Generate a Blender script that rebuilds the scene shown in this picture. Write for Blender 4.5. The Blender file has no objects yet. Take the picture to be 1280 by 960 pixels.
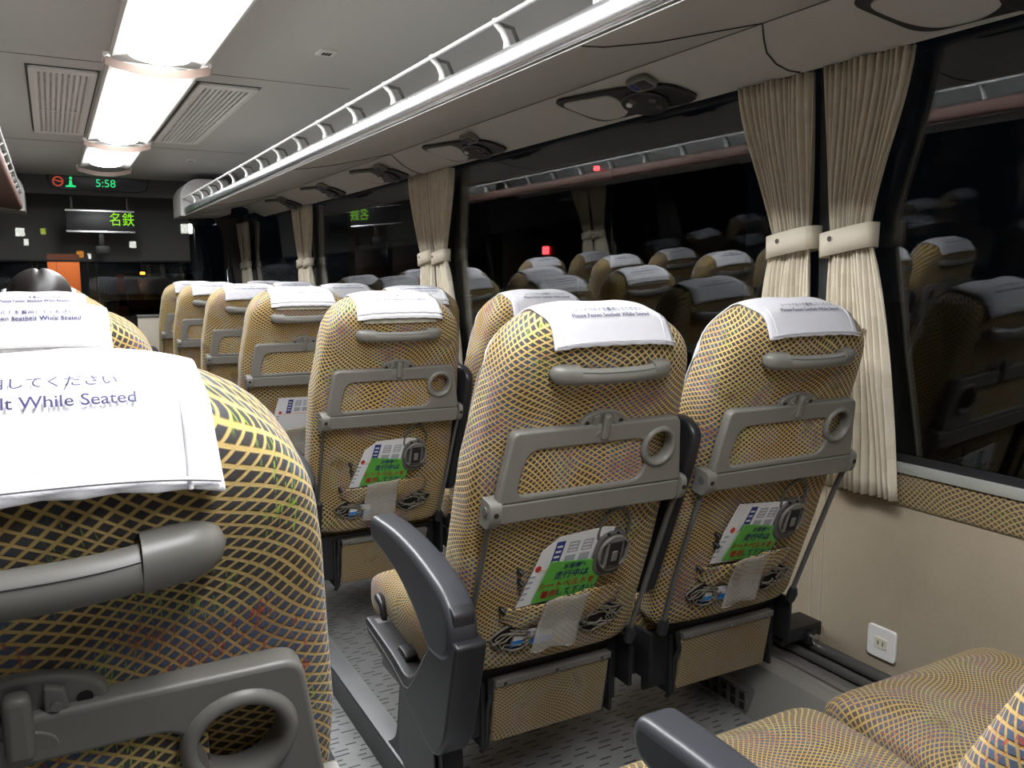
import bpy, bmesh, math, random
from math import sin, cos, pi, radians, sqrt
from mathutils import Vector, Matrix

random.seed(7)
SC = bpy.context.scene
COL = SC.collection

# ------------------------------------------------------------------ camera
cam = bpy.data.cameras.new('camera'); camo = bpy.data.objects.new('camera', cam); COL.objects.link(camo)
camo.location = (-0.6229, -1.1304, 1.0490)
camo.rotation_euler = (radians(90 - 7.496), 0, radians(-28.684))
cam.sensor_width = 36; cam.lens = 1045.8 * 36 / 1280; cam.clip_start = 0.02; cam.clip_end = 300
SC.camera = camo
# ------------------------------------------------------------------ world: night
w = bpy.data.worlds.new('night'); SC.world = w; w.use_nodes = True
w.node_tree.nodes['Background'].inputs[0].default_value = (0.010, 0.012, 0.018, 1)
w.node_tree.nodes['Background'].inputs[1].default_value = 0.12
SC.view_settings.view_transform = 'Standard'; SC.view_settings.look = 'None'
SC.view_settings.gamma = 1; SC.view_settings.use_curve_mapping = False
SC.view_settings.exposure = 0.18
LAMP = 33.0            # radiance of the ceiling diffusers
CX = -0.243            # centre line of the coach
WX, WL = 0.95, 2 * CX - 0.95

# ------------------------------------------------------------------ materials
MAT = {}
class NT:
    def __init__(s, name):
        m = bpy.data.materials.new(name); m.use_nodes = True; s.m = m; s.t = m.node_tree
        s.bs = s.t.nodes['Principled BSDF']; s.out = s.t.nodes['Material Output']
    def n(s, typ, **kw):
        x = s.t.nodes.new(typ)
        for k, v in kw.items(): setattr(x, k, v)
        return x
    def l(s, a, b): s.t.links.new(a, b)
    def sock(s, node_in, v):
        if hasattr(v, 'is_output'): s.l(v, node_in)
        else: node_in.default_value = v
    def math(s, op, a, b=None, c=None):
        x = s.n('ShaderNodeMath', operation=op); s.sock(x.inputs[0], a)
        if b is not None: s.sock(x.inputs[1], b)
        if c is not None: s.sock(x.inputs[2], c)
        return x.outputs[0]
    def sstep(s, v, a, b):
        x = s.n('ShaderNodeMapRange', interpolation_type='SMOOTHSTEP'); s.sock(x.inputs[0], v)
        x.inputs[1].default_value = a; x.inputs[2].default_value = b
        return x.outputs[0]
    def mix(s, f, a, b):
        x = s.n('ShaderNodeMix', data_type='RGBA'); s.sock(x.inputs[0], f)
        for i, v in ((6, a), (7, b)):
            if hasattr(v, 'is_output'): s.l(v, x.inputs[i])
            else: x.inputs[i].default_value = (*v, 1)
        return x.outputs[2]
    def noise(s, vec, scale, detail=2, rough=0.5):
        x = s.n('ShaderNodeTexNoise'); x.inputs['Scale'].default_value = scale
        x.inputs['Detail'].default_value = detail; x.inputs['Roughness'].default_value = rough
        if vec is not None: s.l(vec, x.inputs['Vector'])
        return x
    def bump(s, h, strength, dist):
        x = s.n('ShaderNodeBump'); x.inputs['Strength'].default_value = strength; x.inputs['Distance'].default_value = dist
        s.l(h, x.inputs['Height']); s.l(x.outputs[0], s.bs.inputs['Normal'])

def plain(name, col, rough=0.5, metal=0.0, spec=0.5, var=0.08, nscale=40, bump=0.0, coat=0):
    t = NT(name)
    tc = t.n('ShaderNodeTexCoord').outputs['Object']
    nz = t.noise(tc, nscale, 3)
    lo = tuple(c * (1 - var) for c in col); hi = tuple(min(1, c * (1 + var)) for c in col)
    t.l(t.mix(nz.outputs[0], lo, hi), t.bs.inputs['Base Color'])
    t.bs.inputs['Roughness'].default_value = rough; t.bs.inputs['Metallic'].default_value = metal
    t.bs.inputs['Specular IOR Level'].default_value = spec
    if coat: t.bs.inputs['Coat Weight'].default_value = coat
    if bump: t.bump(nz.outputs[0], 0.6, bump)
    MAT[name] = t.m; return t.m

def emit(name, col, strength):
    t = NT(name); e = t.n('ShaderNodeEmission'); e.inputs[0].default_value = (*col, 1); e.inputs[1].default_value = strength
    t.l(e.outputs[0], t.out.inputs[0]); MAT[name] = t.m; return t.m

def fabric(name, PX=0.0148, PY=0.0104, seed=0.0, warp=0.027, dull=0.0):
    t = NT(name)
    uv = t.n('ShaderNodeTexCoord').outputs['UV']
    off = t.n('ShaderNodeVectorMath', operation='ADD'); t.l(uv, off.inputs[0]); off.inputs[1].default_value = (seed, seed * 1.7, seed)
    oi = t.n('ShaderNodeObjectInfo')
    ob = t.n('ShaderNodeVectorMath', operation='SCALE'); ob.inputs[0].default_value = (9.1, 5.3, 3.7); t.l(oi.outputs['Random'], ob.inputs['Scale'])
    o2 = t.n('ShaderNodeVectorMath', operation='ADD'); t.l(off.outputs[0], o2.inputs[0]); t.l(ob.outputs[0], o2.inputs[1])
    base = o2.outputs[0]
    wn = t.noise(base, 4.2, 1.0)
    sub = t.n('ShaderNodeVectorMath', operation='SUBTRACT'); t.l(wn.outputs['Color'], sub.inputs[0]); sub.inputs[1].default_value = (.5, .5, .5)
    sca = t.n('ShaderNodeVectorMath', operation='SCALE'); t.l(sub.outputs[0], sca.inputs[0]); sca.inputs['Scale'].default_value = warp * 4
    ad = t.n('ShaderNodeVectorMath', operation='ADD'); t.l(base, ad.inputs[0]); t.l(sca.outputs[0], ad.inputs[1])
    sp = t.n('ShaderNodeSeparateXYZ'); t.l(ad.outputs[0], sp.inputs[0])
    x = t.math('DIVIDE', sp.outputs[0], PX); y = t.math('DIVIDE', sp.outputs[1], PY)
    fam = []
    for op in ('ADD', 'SUBTRACT'):
        a = t.math('FRACT', t.math(op, x, y))
        d = t.math('MULTIPLY', t.math('ABSOLUTE', t.math('SUBTRACT', a, 0.5)), 2.0)
        fam.append(t.sstep(d, 0.60, 0.84))
    line = t.math('MAXIMUM', fam[0], fam[1])
    big = t.noise(base, 7.0, 2).outputs[0]; big2 = t.noise(base, 15.0, 2).outputs[0]; fine = t.noise(base, 900.0, 1).outputs[0]
    lc = t.mix(t.sstep(big, .35, .65), (0.47, 0.295, 0.080), (0.57, 0.400, 0.150))
    lc = t.mix(t.sstep(big2, .56, .74), lc, (0.30, 0.125, 0.040))
    lc = t.mix(t.math('MULTIPLY', fine, 0.5), lc, (0.58, 0.44, 0.19))
    cc = t.mix(t.sstep(big2, .40, .62), (0.068, 0.050, 0.034), (0.075, 0.105, 0.165))
    cc = t.mix(t.sstep(big, .50, .62), cc, (0.055, 0.050, 0.048))
    col = t.mix(line, cc, lc)
    # loose coloured warp threads
    st = t.n('ShaderNodeMapping'); st.inputs['Scale'].default_value = (620, 95, 1); t.l(ad.outputs[0], st.inputs[0])
    th = t.noise(st.outputs[0], 1.0, 0)
    thm = t.math('MULTIPLY', t.sstep(th.outputs[0], .64, .70), t.sstep(big2, .50, .60))
    tcol = t.mix(t.sstep(big, .46, .54), (0.40, 0.07, 0.04), (0.28, 0.42, 0.06))
    col = t.mix(t.math('MULTIPLY', thm, 0.8), col, tcol)
    if dull: col = t.mix(dull, col, (0.13, 0.10, 0.068))
    t.l(col, t.bs.inputs['Base Color'])
    t.bs.inputs['Roughness'].default_value = 0.85; t.bs.inputs['Specular IOR Level'].default_value = 0.15
    t.bs.inputs['Sheen Weight'].default_value = 0.15
    hb = t.math('ADD', line, t.math('MULTIPLY', fine, 0.4)); t.bump(hb, 0.5, 0.0012)
    MAT[name] = t.m; return t.m

fabric('moquette')
fabric('moquette_footrest', 0.0105, 0.0070, 3.1, 0.030, 0.5)  # darker mix puts the shadow on the footrest into its colour
fabric('moquette_cushion', 0.0110, 0.0085, 5.7, 0.030, 0.30)
fabric('moquette_belt', 0.014, 0.010, 8.3, 0.02, 0.45)
plain('linen', (0.86, 0.85, 0.88), 0.75, spec=0.2, var=0.03, nscale=700, bump=0.0004)
plain('linen_strip', (0.34, 0.325, 0.26), 0.7, spec=0.2)
plain('ink', (0.05, 0.04, 0.16), 0.6)
plain('grey_plastic', (0.165, 0.158, 0.142), 0.42, var=0.04, nscale=15)
plain('grey_plastic_dark', (0.095, 0.092, 0.086), 0.45, var=0.05)
plain('black_plastic', (0.018, 0.018, 0.021), 0.38, var=0.15)
plain('black_metal', (0.012, 0.012, 0.013), 0.45, var=0.2)
plain('arm_plastic', (0.034, 0.036, 0.043), 0.36, var=0.08, nscale=500)
plain('chrome', (0.75, 0.75, 0.75), 0.18, metal=1.0, var=0.02)
plain('aluminium', (0.80, 0.81, 0.84), 0.27, metal=1.0, var=0.03, nscale=12)
plain('paper', (0.72, 0.72, 0.75), 0.6, var=0.03)
plain('paper_pink', (0.72, 0.56, 0.50), 0.6, var=0.03)
plain('print_blue', (0.02, 0.035, 0.19), 0.6)
plain('print_grey', (0.36, 0.38, 0.43), 0.6)
plain('print_red', (0.55, 0.03, 0.03), 0.6)
plain('card_green', (0.10, 0.36, 0.05), 0.5, var=0.04)
plain('bright_blue', (0.02, 0.22, 0.62), 0.5)
plain('hole', (0.012, 0.010, 0.008), 0.9)
plain('cord', (0.16, 0.14, 0.11), 0.7)
plain('white_plastic', (0.80, 0.79, 0.77), 0.35, var=0.02)
plain('ivory_plastic', (0.72, 0.68, 0.55), 0.4, var=0.02)
plain('rack_plastic', (0.43, 0.42, 0.40), 0.5, var=0.03, nscale=8)
plain('rack_brown', (0.17, 0.095, 0.075), 0.55, var=0.05)
plain('rack_white', (0.60, 0.60, 0.58), 0.4, var=0.02)
plain('headliner', (0.52, 0.515, 0.495), 0.9, spec=0.1, var=0.06, nscale=260, bump=0.0006)
plain('ceiling_trim', (0.66, 0.65, 0.62), 0.6, var=0.02)
plain('brace_trim', (0.15, 0.105, 0.085), 0.45, var=0.04)
plain('front_plastic', (0.06, 0.057, 0.054), 0.6, var=0.1)
plain('pillar', (0.045, 0.047, 0.050), 0.5)
plain('sill', (0.30, 0.305, 0.28), 0.4)
plain('duct', (0.225, 0.215, 0.195), 0.42, var=0.06, nscale=6)
plain('duct_ledge', (0.15, 0.14, 0.125), 0.42, var=0.05)
plain('rail_metal', (0.10, 0.098, 0.092), 0.35, metal=0.3, var=0.05)
plain('nosing', (0.40, 0.41, 0.42), 0.38, metal=0.5, var=0.12, nscale=9)
plain('riser', (0.014, 0.014, 0.015), 0.4)
plain('cream_panel', (0.42, 0.38, 0.31), 0.6)
plain('skin', (0.52, 0.33, 0.24), 0.55)
plain('hair', (0.012, 0.009, 0.008), 0.5, var=0.4, nscale=90)
plain('shirt', (0.03, 0.035, 0.06), 0.9)
plain('asphalt', (0.02, 0.02, 0.022), 0.9, nscale=8)
plain('orange_paint', (0.62, 0.15, 0.035), 0.6, var=0.08, nscale=1)
plain('dark_paint', (0.008, 0.008, 0.010), 0.5)
plain('pole_paint', (0.05, 0.05, 0.05), 0.5)
emit('lamp_white', (0.97, 0.985, 1.0), LAMP)
emit('led_green', (0.05, 0.95, 0.30), 0.7)
emit('led_lime', (0.35, 0.95, 0.03), 0.8)
emit('led_red', (0.55, 0.08, 0.04), 0.7)
emit('tail_red', (1.0, 0.05, 0.06), 5.0)
emit('street_white', (1.0, 0.98, 0.92), 9.0)
emit('street_yellow', (0.8, 0.95, 0.1), 4.0)
emit('street_orange', (1.0, 0.35, 0.03), 6.0)

# curtain cloth: beige with a faint woven check
t = NT('curtain_cloth'); uv = t.n('ShaderNodeTexCoord').outputs['UV']
ck = t.n('ShaderNodeTexBrick'); ck.inputs['Scale'].default_value = 1.0; ck.inputs['Mortar Size'].default_value = 0.0
ck.inputs['Brick Width'].default_value = 0.045; ck.inputs['Row Height'].default_value = 0.03
ck.inputs['Color1'].default_value = (0.58, 0.52, 0.41, 1); ck.inputs['Color2'].default_value = (0.67, 0.61, 0.50, 1)
t.l(uv, ck.inputs['Vector']); t.l(ck.outputs[0], t.bs.inputs['Base Color'])
t.bs.inputs['Roughness'].default_value = 0.85; t.bs.inputs['Specular IOR Level'].default_value = 0.15
MAT['curtain_cloth'] = t.m

# felt wall panel
t = NT('felt'); tc = t.n('ShaderNodeTexCoord').outputs['Object']
n1 = t.noise(tc, 6, 4); n2 = t.noise(tc, 120, 2)
c = t.mix(n1.outputs[0], (0.30, 0.250, 0.182), (0.40, 0.342, 0.262)); c = t.mix(t.math('MULTIPLY', n2.outputs[0], .35), c, (0.46, 0.39, 0.29))
t.l(c, t.bs.inputs['Base Color']); t.bs.inputs['Roughness'].default_value = 0.9; t.bs.inputs['Specular IOR Level'].default_value = 0.1
t.bump(n2.outputs[0], 0.3, 0.001); MAT['felt'] = t.m

# vinyl floor with short dark dashes across the coach
t = NT('vinyl'); tc = t.n('ShaderNodeTexCoord').outputs['Object']
sp = t.n('ShaderNodeSeparateXYZ'); t.l(tc, sp.inputs[0])
row = t.math('DIVIDE', sp.outputs[1], 0.019); ri = t.math('FLOOR', row); rf = t.math('FRACT', row)
wnz = t.n('ShaderNodeTexWhiteNoise', noise_dimensions='1D'); t.l(ri, wnz.inputs['W'])
xx = t.math('ADD', t.math('DIVIDE', sp.outputs[0], 0.064), t.math('MULTIPLY', wnz.outputs[0], 7.0)); xf = t.math('FRACT', xx)
wn2 = t.n('ShaderNodeTexWhiteNoise', noise_dimensions='2D'); cb = t.n('ShaderNodeCombineXYZ'); t.l(t.math('FLOOR', xx), cb.inputs[0]); t.l(ri, cb.inputs[1]); t.l(cb.outputs[0], wn2.inputs['Vector'])
dash = t.math('MULTIPLY', t.math('LESS_THAN', rf, 0.25), t.math('LESS_THAN', xf, t.math('ADD', t.math('MULTIPLY', wn2.outputs[0], .35), .28)))
nz = t.noise(tc, 20, 4)
c = t.mix(nz.outputs[0], (0.155, 0.157, 0.158), (0.235, 0.237, 0.236)); c = t.mix(dash, c, (0.022, 0.022, 0.024))
t.l(c, t.bs.inputs['Base Color']); t.bs.inputs['Roughness'].default_value = 0.33; MAT['vinyl'] = t.m

# window glass: clear, reflecting by angle
def glassmat(name, ior, tint):
    t = NT(name); tr = t.n('ShaderNodeBsdfTransparent'); tr.inputs[0].default_value = (*tint, 1)
    gl = t.n('ShaderNodeBsdfGlossy'); gl.inputs['Roughness'].default_value = 0.0; gl.inputs['Color'].default_value = (0.95, 0.97, 1, 1)
    fr = t.n('ShaderNodeFresnel'); ge = t.n('ShaderNodeNewGeometry')      # same reflectance on both faces of the pane
    mi = t.n('ShaderNodeMix', data_type='FLOAT'); t.l(ge.outputs['Backfacing'], mi.inputs[0]); mi.inputs[2].default_value = ior; mi.inputs[3].default_value = 1 / ior
    t.l(mi.outputs[0], fr.inputs[0])
    mx = t.n('ShaderNodeMixShader'); t.l(fr.outputs[0], mx.inputs[0]); t.l(tr.outputs[0], mx.inputs[1]); t.l(gl.outputs[0], mx.inputs[2])
    t.l(mx.outputs[0], t.out.inputs[0]); MAT[name] = t.m
glassmat('glass', 1.75, (0.80, 0.82, 0.81)); glassmat('windshield_glass', 1.45, (0.8, 0.82, 0.8))
# clear plastic pouch, smoky sun screen
def filmmat(name, col, alpha, rough):
    t = NT(name); tr = t.n('ShaderNodeBsdfTransparent')
    t.bs.inputs['Base Color'].default_value = (*col, 1); t.bs.inputs['Roughness'].default_value = rough
    mx = t.n('ShaderNodeMixShader'); mx.inputs[0].default_value = alpha
    t.l(tr.outputs[0], mx.inputs[1]); t.l(t.bs.outputs[0], mx.inputs[2]); t.l(mx.outputs[0], t.out.inputs[0]); MAT[name] = t.m
filmmat('clear_film', (0.50, 0.48, 0.44), 0.42, 0.18)
filmmat('sun_screen', (0.17, 0.166, 0.162), 0.66, 0.6)

# ------------------------------------------------------------------ mesh helpers
def link(o, parent=None):
    COL.objects.link(o)
    if parent is not None: o.parent = parent
    return o
def mobj(name, verts, faces, mat, parent=None, smooth=True, uvs=None, auto=None):
    me = bpy.data.meshes.new(name); me.from_pydata([tuple(v) for v in verts], [], faces); me.update()
    if uvs is not None:
        ul = me.uv_layers.new(name='UVMap')
        for lp in me.loops: ul.data[lp.index].uv = uvs[lp.vertex_index]
    me.materials.append(MAT[mat])
    if smooth: me.polygons.foreach_set('use_smooth', [True] * len(me.polygons))
    if auto: me.set_sharp_from_angle(angle=radians(auto))
    o = bpy.data.objects.new(name, me); return link(o, parent)
def bmobj(name, bm, mat, parent=None, smooth=True, auto=35):
    me = bpy.data.meshes.new(name); bmesh.ops.recalc_face_normals(bm, faces=bm.faces); bm.to_mesh(me); bm.free()
    me.materials.append(MAT[mat])
    if smooth:
        me.polygons.foreach_set('use_smooth', [True] * len(me.polygons))
        if auto: me.set_sharp_from_angle(angle=radians(auto))
    o = bpy.data.objects.new(name, me); return link(o, parent)
def thing(name, label, cat, loc=(0, 0, 0), rotz=0, group=None):
    o = bpy.data.objects.new(name, None); o.empty_display_size = 0.05; link(o); o.location = loc; o.rotation_euler = (0, 0, rotz)
    return tag(o, label, cat, group)
def tag(o, label=None, cat=None, group=None, kind=None):
    if label: o['label'] = label
    if cat: o['category'] = cat
    if group: o['group'] = group
    if kind: o['kind'] = kind
    return o
def struct(o): o['kind'] = 'structure'; return o
def bbox(bm, x0, x1, y0, y1, z0, z1):
    vs = [bm.verts.new(p) for p in ((x0,y0,z0),(x1,y0,z0),(x1,y1,z0),(x0,y1,z0),(x0,y0,z1),(x1,y0,z1),(x1,y1,z1),(x0,y1,z1))]
    for f in ((0,3,2,1),(4,5,6,7),(0,1,5,4),(1,2,6,5),(2,3,7,6),(3,0,4,7)): bm.faces.new([vs[i] for i in f])
    return vs
def box(name, x0, x1, y0, y1, z0, z1, mat, parent=None, bev=0.0, seg=2):
    bm = bmesh.new(); bbox(bm, x0, x1, y0, y1, z0, z1)
    if bev: bmesh.ops.bevel(bm, geom=list(bm.edges), offset=bev, segments=seg, profile=0.6, affect='EDGES')
    return bmobj(name, bm, mat, parent)
def frame_pts(path, closed=False):
    out = []; n = len(path); up0 = None
    for i in range(n):
        a = path[(i - 1) % n] if (closed or i > 0) else path[i]; b = path[(i + 1) % n] if (closed or i < n - 1) else path[i]
        tn = (Vector(b) - Vector(a)).normalized()
        if up0 is None:
            up0 = Vector((0, 0, 1)) if abs(tn.z) < 0.9 else Vector((1, 0, 0))
        s = tn.cross(up0).normalized(); u = s.cross(tn).normalized(); up0 = u
        out.append((Vector(path[i]), s, u))
    return out
def tube(name, path, r, mat, parent=None, seg=10, closed=False, flat=1.0, radii=None, caps=True):
    fp = frame_pts(path, closed); V = []; F = []; n = len(fp)
    for i, (p, s, u) in enumerate(fp):
        rr = radii[i] if radii else r
        for k in range(seg):
            a = 2 * pi * k / seg; V.append(p + s * (cos(a) * rr) + u * (sin(a) * rr * flat))
    m = n if closed else n - 1
    for i in range(m):
        for k in range(seg):
            j = (i + 1) % n; F.append((i*seg+k, i*seg+(k+1)%seg, j*seg+(k+1)%seg, j*seg+k))
    if not closed and caps:
        F.append(tuple(range(seg))[::-1]); F.append(tuple((n-1)*seg+k for k in range(seg)))
    return mobj(name, V, F, mat, parent, True, auto=50)
def extrude_profile(name, prof, axis_pts, mat, parent=None, closed=True, smooth=True, auto=30):
    """prof: list of (a,b); axis_pts: function (a,b,i)->Vector for i in 0,1"""
    n = len(prof); V = [axis_pts(a, b, 0) for a, b in prof] + [axis_pts(a, b, 1) for a, b in prof]
    F = [(i, (i+1) % n, n + (i+1) % n, n + i) for i in range(n if closed else n - 1)]
    if closed: F += [tuple(range(n))[::-1], tuple(range(n, 2*n))]
    return mobj(name, V, F, mat, parent, smooth, auto=auto)
def loft(rings, closed_ends=True):
    V = []; F = []; n = len(rings[0])
    for r in rings: V += r
    for i in range(len(rings) - 1):
        for k in range(n):
            F.append((i*n+k, i*n+(k+1)%n, (i+1)*n+(k+1)%n, (i+1)*n+k))
    if closed_ends: F.append(tuple(range(n))[::-1]); F.append(tuple((len(rings)-1)*n+k for k in range(n)))
    return V, F
def spow(v, e): return math.copysign(abs(v) ** e, v)
def rounded(pts, r, n=5):
    """round the corners of a polygon; r may be a list"""
    out = []; N = len(pts)
    for i in range(N):
        p = Vector(pts[i]); a = Vector(pts[i-1]) - p; b = Vector(pts[(i+1) % N]) - p
        rr = r[i] if isinstance(r, (list, tuple)) else r
        if rr <= 0: out.append((p.x, p.y)); continue
        rr = min(rr, a.length * .49, b.length * .49); A = p + a.normalized() * rr; B = p + b.normalized() * rr
        for k in range(n + 1):
            s = k / n; q = A * (1-s)**2 + p * 2*s*(1-s) + B * s*s; out.append((q.x, q.y))
    return out
def circle(cx, cy, r, n=28, ry=None): return [(cx + r*cos(2*pi*k/n), cy + (ry or r)*sin(2*pi*k/n)) for k in range(n)]
def plate(name, outlines, depth, mat, parent, M, bev=0.0, uv=None, seg=2):
    """filled 2D outlines (holes allowed), thickness depth, local +Z of the plate is its outer face; M maps (x,y,z)->Vector"""
    cu = bpy.data.curves.new('tmp', 'CURVE'); cu.dimensions = '2D'; cu.fill_mode = 'BOTH'
    cu.extrude = max(depth / 2 - bev, 0.0); cu.bevel_depth = bev; cu.bevel_resolution = seg; cu.offset = -bev
    for ol in outlines:
        s = cu.splines.new('POLY'); s.points.add(len(ol) - 1); s.use_cyclic_u = True
        for p, q in zip(s.points, ol): p.co = (q[0], q[1], 0, 1)
    o = bpy.data.objects.new('tmp', cu); COL.objects.link(o)
    dg = bpy.context.evaluated_depsgraph_get(); me = bpy.data.meshes.new_from_object(o.evaluated_get(dg))
    bpy.data.objects.remove(o); bpy.data.curves.remove(cu); me.name = name
    if uv is not None:
        ul = me.uv_layers.new(name='UVMap') if not me.uv_layers else me.uv_layers[0]
        for lp in me.loops:
            c = me.vertices[lp.vertex_index].co; ul.data[lp.index].uv = (c.x + uv[0], c.y + uv[1] + c.z)
    for v in me.vertices: v.co = M(v.co.x, v.co.y, v.co.z - depth / 2)
    me.materials.clear(); me.materials.append(MAT[mat])
    me.polygons.foreach_set('use_smooth', [True] * len(me.polygons)); me.set_sharp_from_angle(angle=radians(35))
    ob = bpy.data.objects.new(name, me); return link(ob, parent)
def textmesh(name, body, size, mat, parent, M, align='CENTER', bold=0.0, sx=1.0, heavy=0.0):
    cu = bpy.data.curves.new('tmp', 'FONT'); cu.body = body; cu.size = size; cu.align_x = align; cu.align_y = 'CENTER'; cu.resolution_u = 3; cu.offset = bold * size
    o = bpy.data.objects.new('tmp', cu); COL.objects.link(o)
    dg = bpy.context.evaluated_depsgraph_get(); me = bpy.data.meshes.new_from_object(o.evaluated_get(dg))
    bpy.data.objects.remove(o); bpy.data.curves.remove(cu); me.name = name
    if heavy:
        h = heavy * size; vs = [v.co.copy() for v in me.vertices]; fs = [tuple(p.vertices) for p in me.polygons]; n = len(vs)
        offs = [(0, 0), (h, 0), (-h, 0), (0, h), (0, -h)]
        V = [(v.x + a, v.y + b, 0) for a, b in offs for v in vs]; F = [tuple(i + k * n for i in f) for k in range(len(offs)) for f in fs]
        bpy.data.meshes.remove(me); me = bpy.data.meshes.new(name); me.from_pydata(V, [], F); me.update()
    for v in me.vertices: v.co = M(v.co.x * sx, v.co.y, 0)
    me.materials.clear(); me.materials.append(MAT[mat])
    ob = bpy.data.objects.new(name, me); return link(ob, parent)

# ================================================================== THE SETTING
Y0, Y1 = -3.4, 6.45        # passenger room
FLZ = -0.07                # sunken aisle
PXR, PXL = -0.024, 2 * CX + 0.024
GK = 0.052                 # inward lean of the glass
def glassx(z): return WX - GK * (z - 0.65)
fl = struct(box('floor', PXL, PXR, Y0, 8.0, FLZ - 0.03, FLZ, 'vinyl'))
struct(box('floor_platform_right', PXR + 0.002, 1.0, Y0, 5.6, FLZ - 0.03, 0.0, 'vinyl'))
struct(box('floor_platform_left', 2*CX - 1.0, PXL - 0.002, Y0, 5.6, FLZ - 0.03, 0.0, 'vinyl'))
for i, sx in enumerate((1, -1)):
    xo = PXR if sx == 1 else PXL
    a, b = sorted((xo - sx * 0.0015, xo + sx * 0.049))
    struct(box('trim_%d' % (1 + i), a, b, Y0, 5.6, 0.0, 0.0035, 'nosing', bev=0.001))
    a, b = sorted((xo - sx * 0.004, xo))
    struct(box('trim_%d' % (3 + i), a, b, Y0, 5.6, FLZ, 0.0005, 'riser'))
PILL = [-1.96, 0.195, 2.36, 4.54, 6.50]
def side(sx):
    """one side of the coach; sx=1 right, -1 left (mirrored about the centre line)"""
    nm = 'right' if sx == 1 else 'left'
    X = lambda x: x if sx == 1 else 2 * CX - x
    def B(name, x0, x1, y0, y1, z0, z1, mat, parent=None, bev=0.0):
        a, b = sorted((X(x0), X(x1))); return box(name, a, b, y0, y1, z0, z1, mat, parent, bev)
    wall = struct(B('wall_' + nm, WX, WX + 0.03, Y0, 7.6, FLZ, 0.562, 'felt'))
    # seam strips between the felt panels
    for yy in (0.203, 0.232, 2.37, 2.40, 4.55, -1.90):
        B('seam', WX - 0.0012, WX + 0.001, yy - 0.0012, yy + 0.0012, 0.172, 0.555, 'cream_panel', wall)
    # belt of seat moquette below the sill
    V = []; UV = []; F = []
    prof = [(WX + .02, .557), (WX - .004, .557), (WX - .006, .562), (WX - .006, .622), (WX - .004, .628), (WX + .02, .628)]
    for j, yy in enumerate((Y0, 7.0)):
        l = 0
        for k, (a, b) in enumerate(prof):
            if k: l += sqrt((a-prof[k-1][0])**2 + (b-prof[k-1][1])**2)
            V.append((X(a), yy, b)); UV.append((yy, l))
    n = len(prof); F = [(k, k+1, n+k+1, n+k) for k in range(n-1)]
    struct(mobj('trim_belt_' + nm, V, F, 'moquette_belt', None, False, UV))
    struct(B('window_sill_' + nm, WX - 0.012, WX + 0.03, Y0, 7.0, 0.628, 0.650, 'sill', None, 0.004))
    # pillars, panes
    for j, py in enumerate(PILL):
        V = []
        for z in (0.645, 1.56):
            for dx, dy in ((-0.006, -.035), (.05, -.035), (.05, .035), (-0.006, .035)): V.append((X(glassx(z) + dx), py + dy, z))
        struct(mobj('trim_pillar_%s_%d' % (nm, j + 1), V, [(0,1,2,3),(4,7,6,5),(0,4,5,1),(1,5,6,2),(2,6,7,3),(3,7,4,0)], 'pillar', None, False))
    ed = [Y0] + PILL + [7.6]
    for j in range(len(ed) - 1):
        ya, yb = ed[j] + (.035 if j else 0), ed[j+1] - (.035 if j < len(ed) - 2 else 0)
        V = []
        for z in (0.648, 1.56):
            for dx in (0.004, 0.009):
                for y in (ya, yb): V.append((X(glassx(z) + dx), y, z))
        pane = mobj('window_%d' % (j + 1 + (0 if sx == 1 else 6)), V, [(0,1,3,2),(4,6,7,5),(0,4,5,1),(2,3,7,6),(0,2,6,4),(1,5,7,3)], 'glass', None, False)
        struct(pane)
        # black printed border along the lower edge
        V = [(X(glassx(z) + dx), y, z) for z in (.650, .668) for dx in (.0005, .0035) for y in (ya, yb)]
        mobj('window_gasket', V, [(0,1,3,2),(4,6,7,5),(0,4,5,1),(2,3,7,6),(0,2,6,4),(1,5,7,3)], 'black_plastic', pane, False)
    # heater duct and rails along the wall foot
    duct = struct(extrude_profile('trim_duct_' + nm, [(.95,.0),(.95,.128),(.862,.128),(.855,.122),(.845,.122),(.82,.112),(.775,.006),(.775,0)],
        lambda a, b, i: Vector((X(a), (-3.3, 5.55)[i], b)), 'duct'))
    extrude_profile('ledge', [(.95,.129),(.95,.140),(.868,.140),(.860,.134),(.860,.129)], lambda a, b, i: Vector((X(a), (-3.3, 5.55)[i], b)), 'duct_ledge', duct)
    for (x, z, r) in ((.928, .166, .014), (.898, .153, .011)):
        tube('wall_rail', [(X(x), -3.3, z), (X(x), 5.5, z)], r, 'rail_metal', duct, 10)
    B('rail_channel', .905, .922, -3.3, 5.5, .141, .150, 'black_metal', duct)
    for yv in (0.36, 2.3, 4.2):      # louvred outlet: two rows of hoods
        g = B('louvre', .775, .815, yv - .11, yv + .11, .004, .060, 'grey_plastic_dark', duct, .006)
        for k in range(7):
            yy = yv - .09 + k * .030
            B('slot', .772, .780, yy - .010, yy + .006, .034, .052, 'hole', g)
            B('slot', .772, .780, yy - .010, yy + .006, .010, .026, 'hole', g)
        for k in range(8):
            yy = yv - .105 + k * .030
            B('fin', .768, .779, yy - .004, yy + .002, .008, .054, 'grey_plastic_dark', g, .001)
side(1); side(-1)

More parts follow.
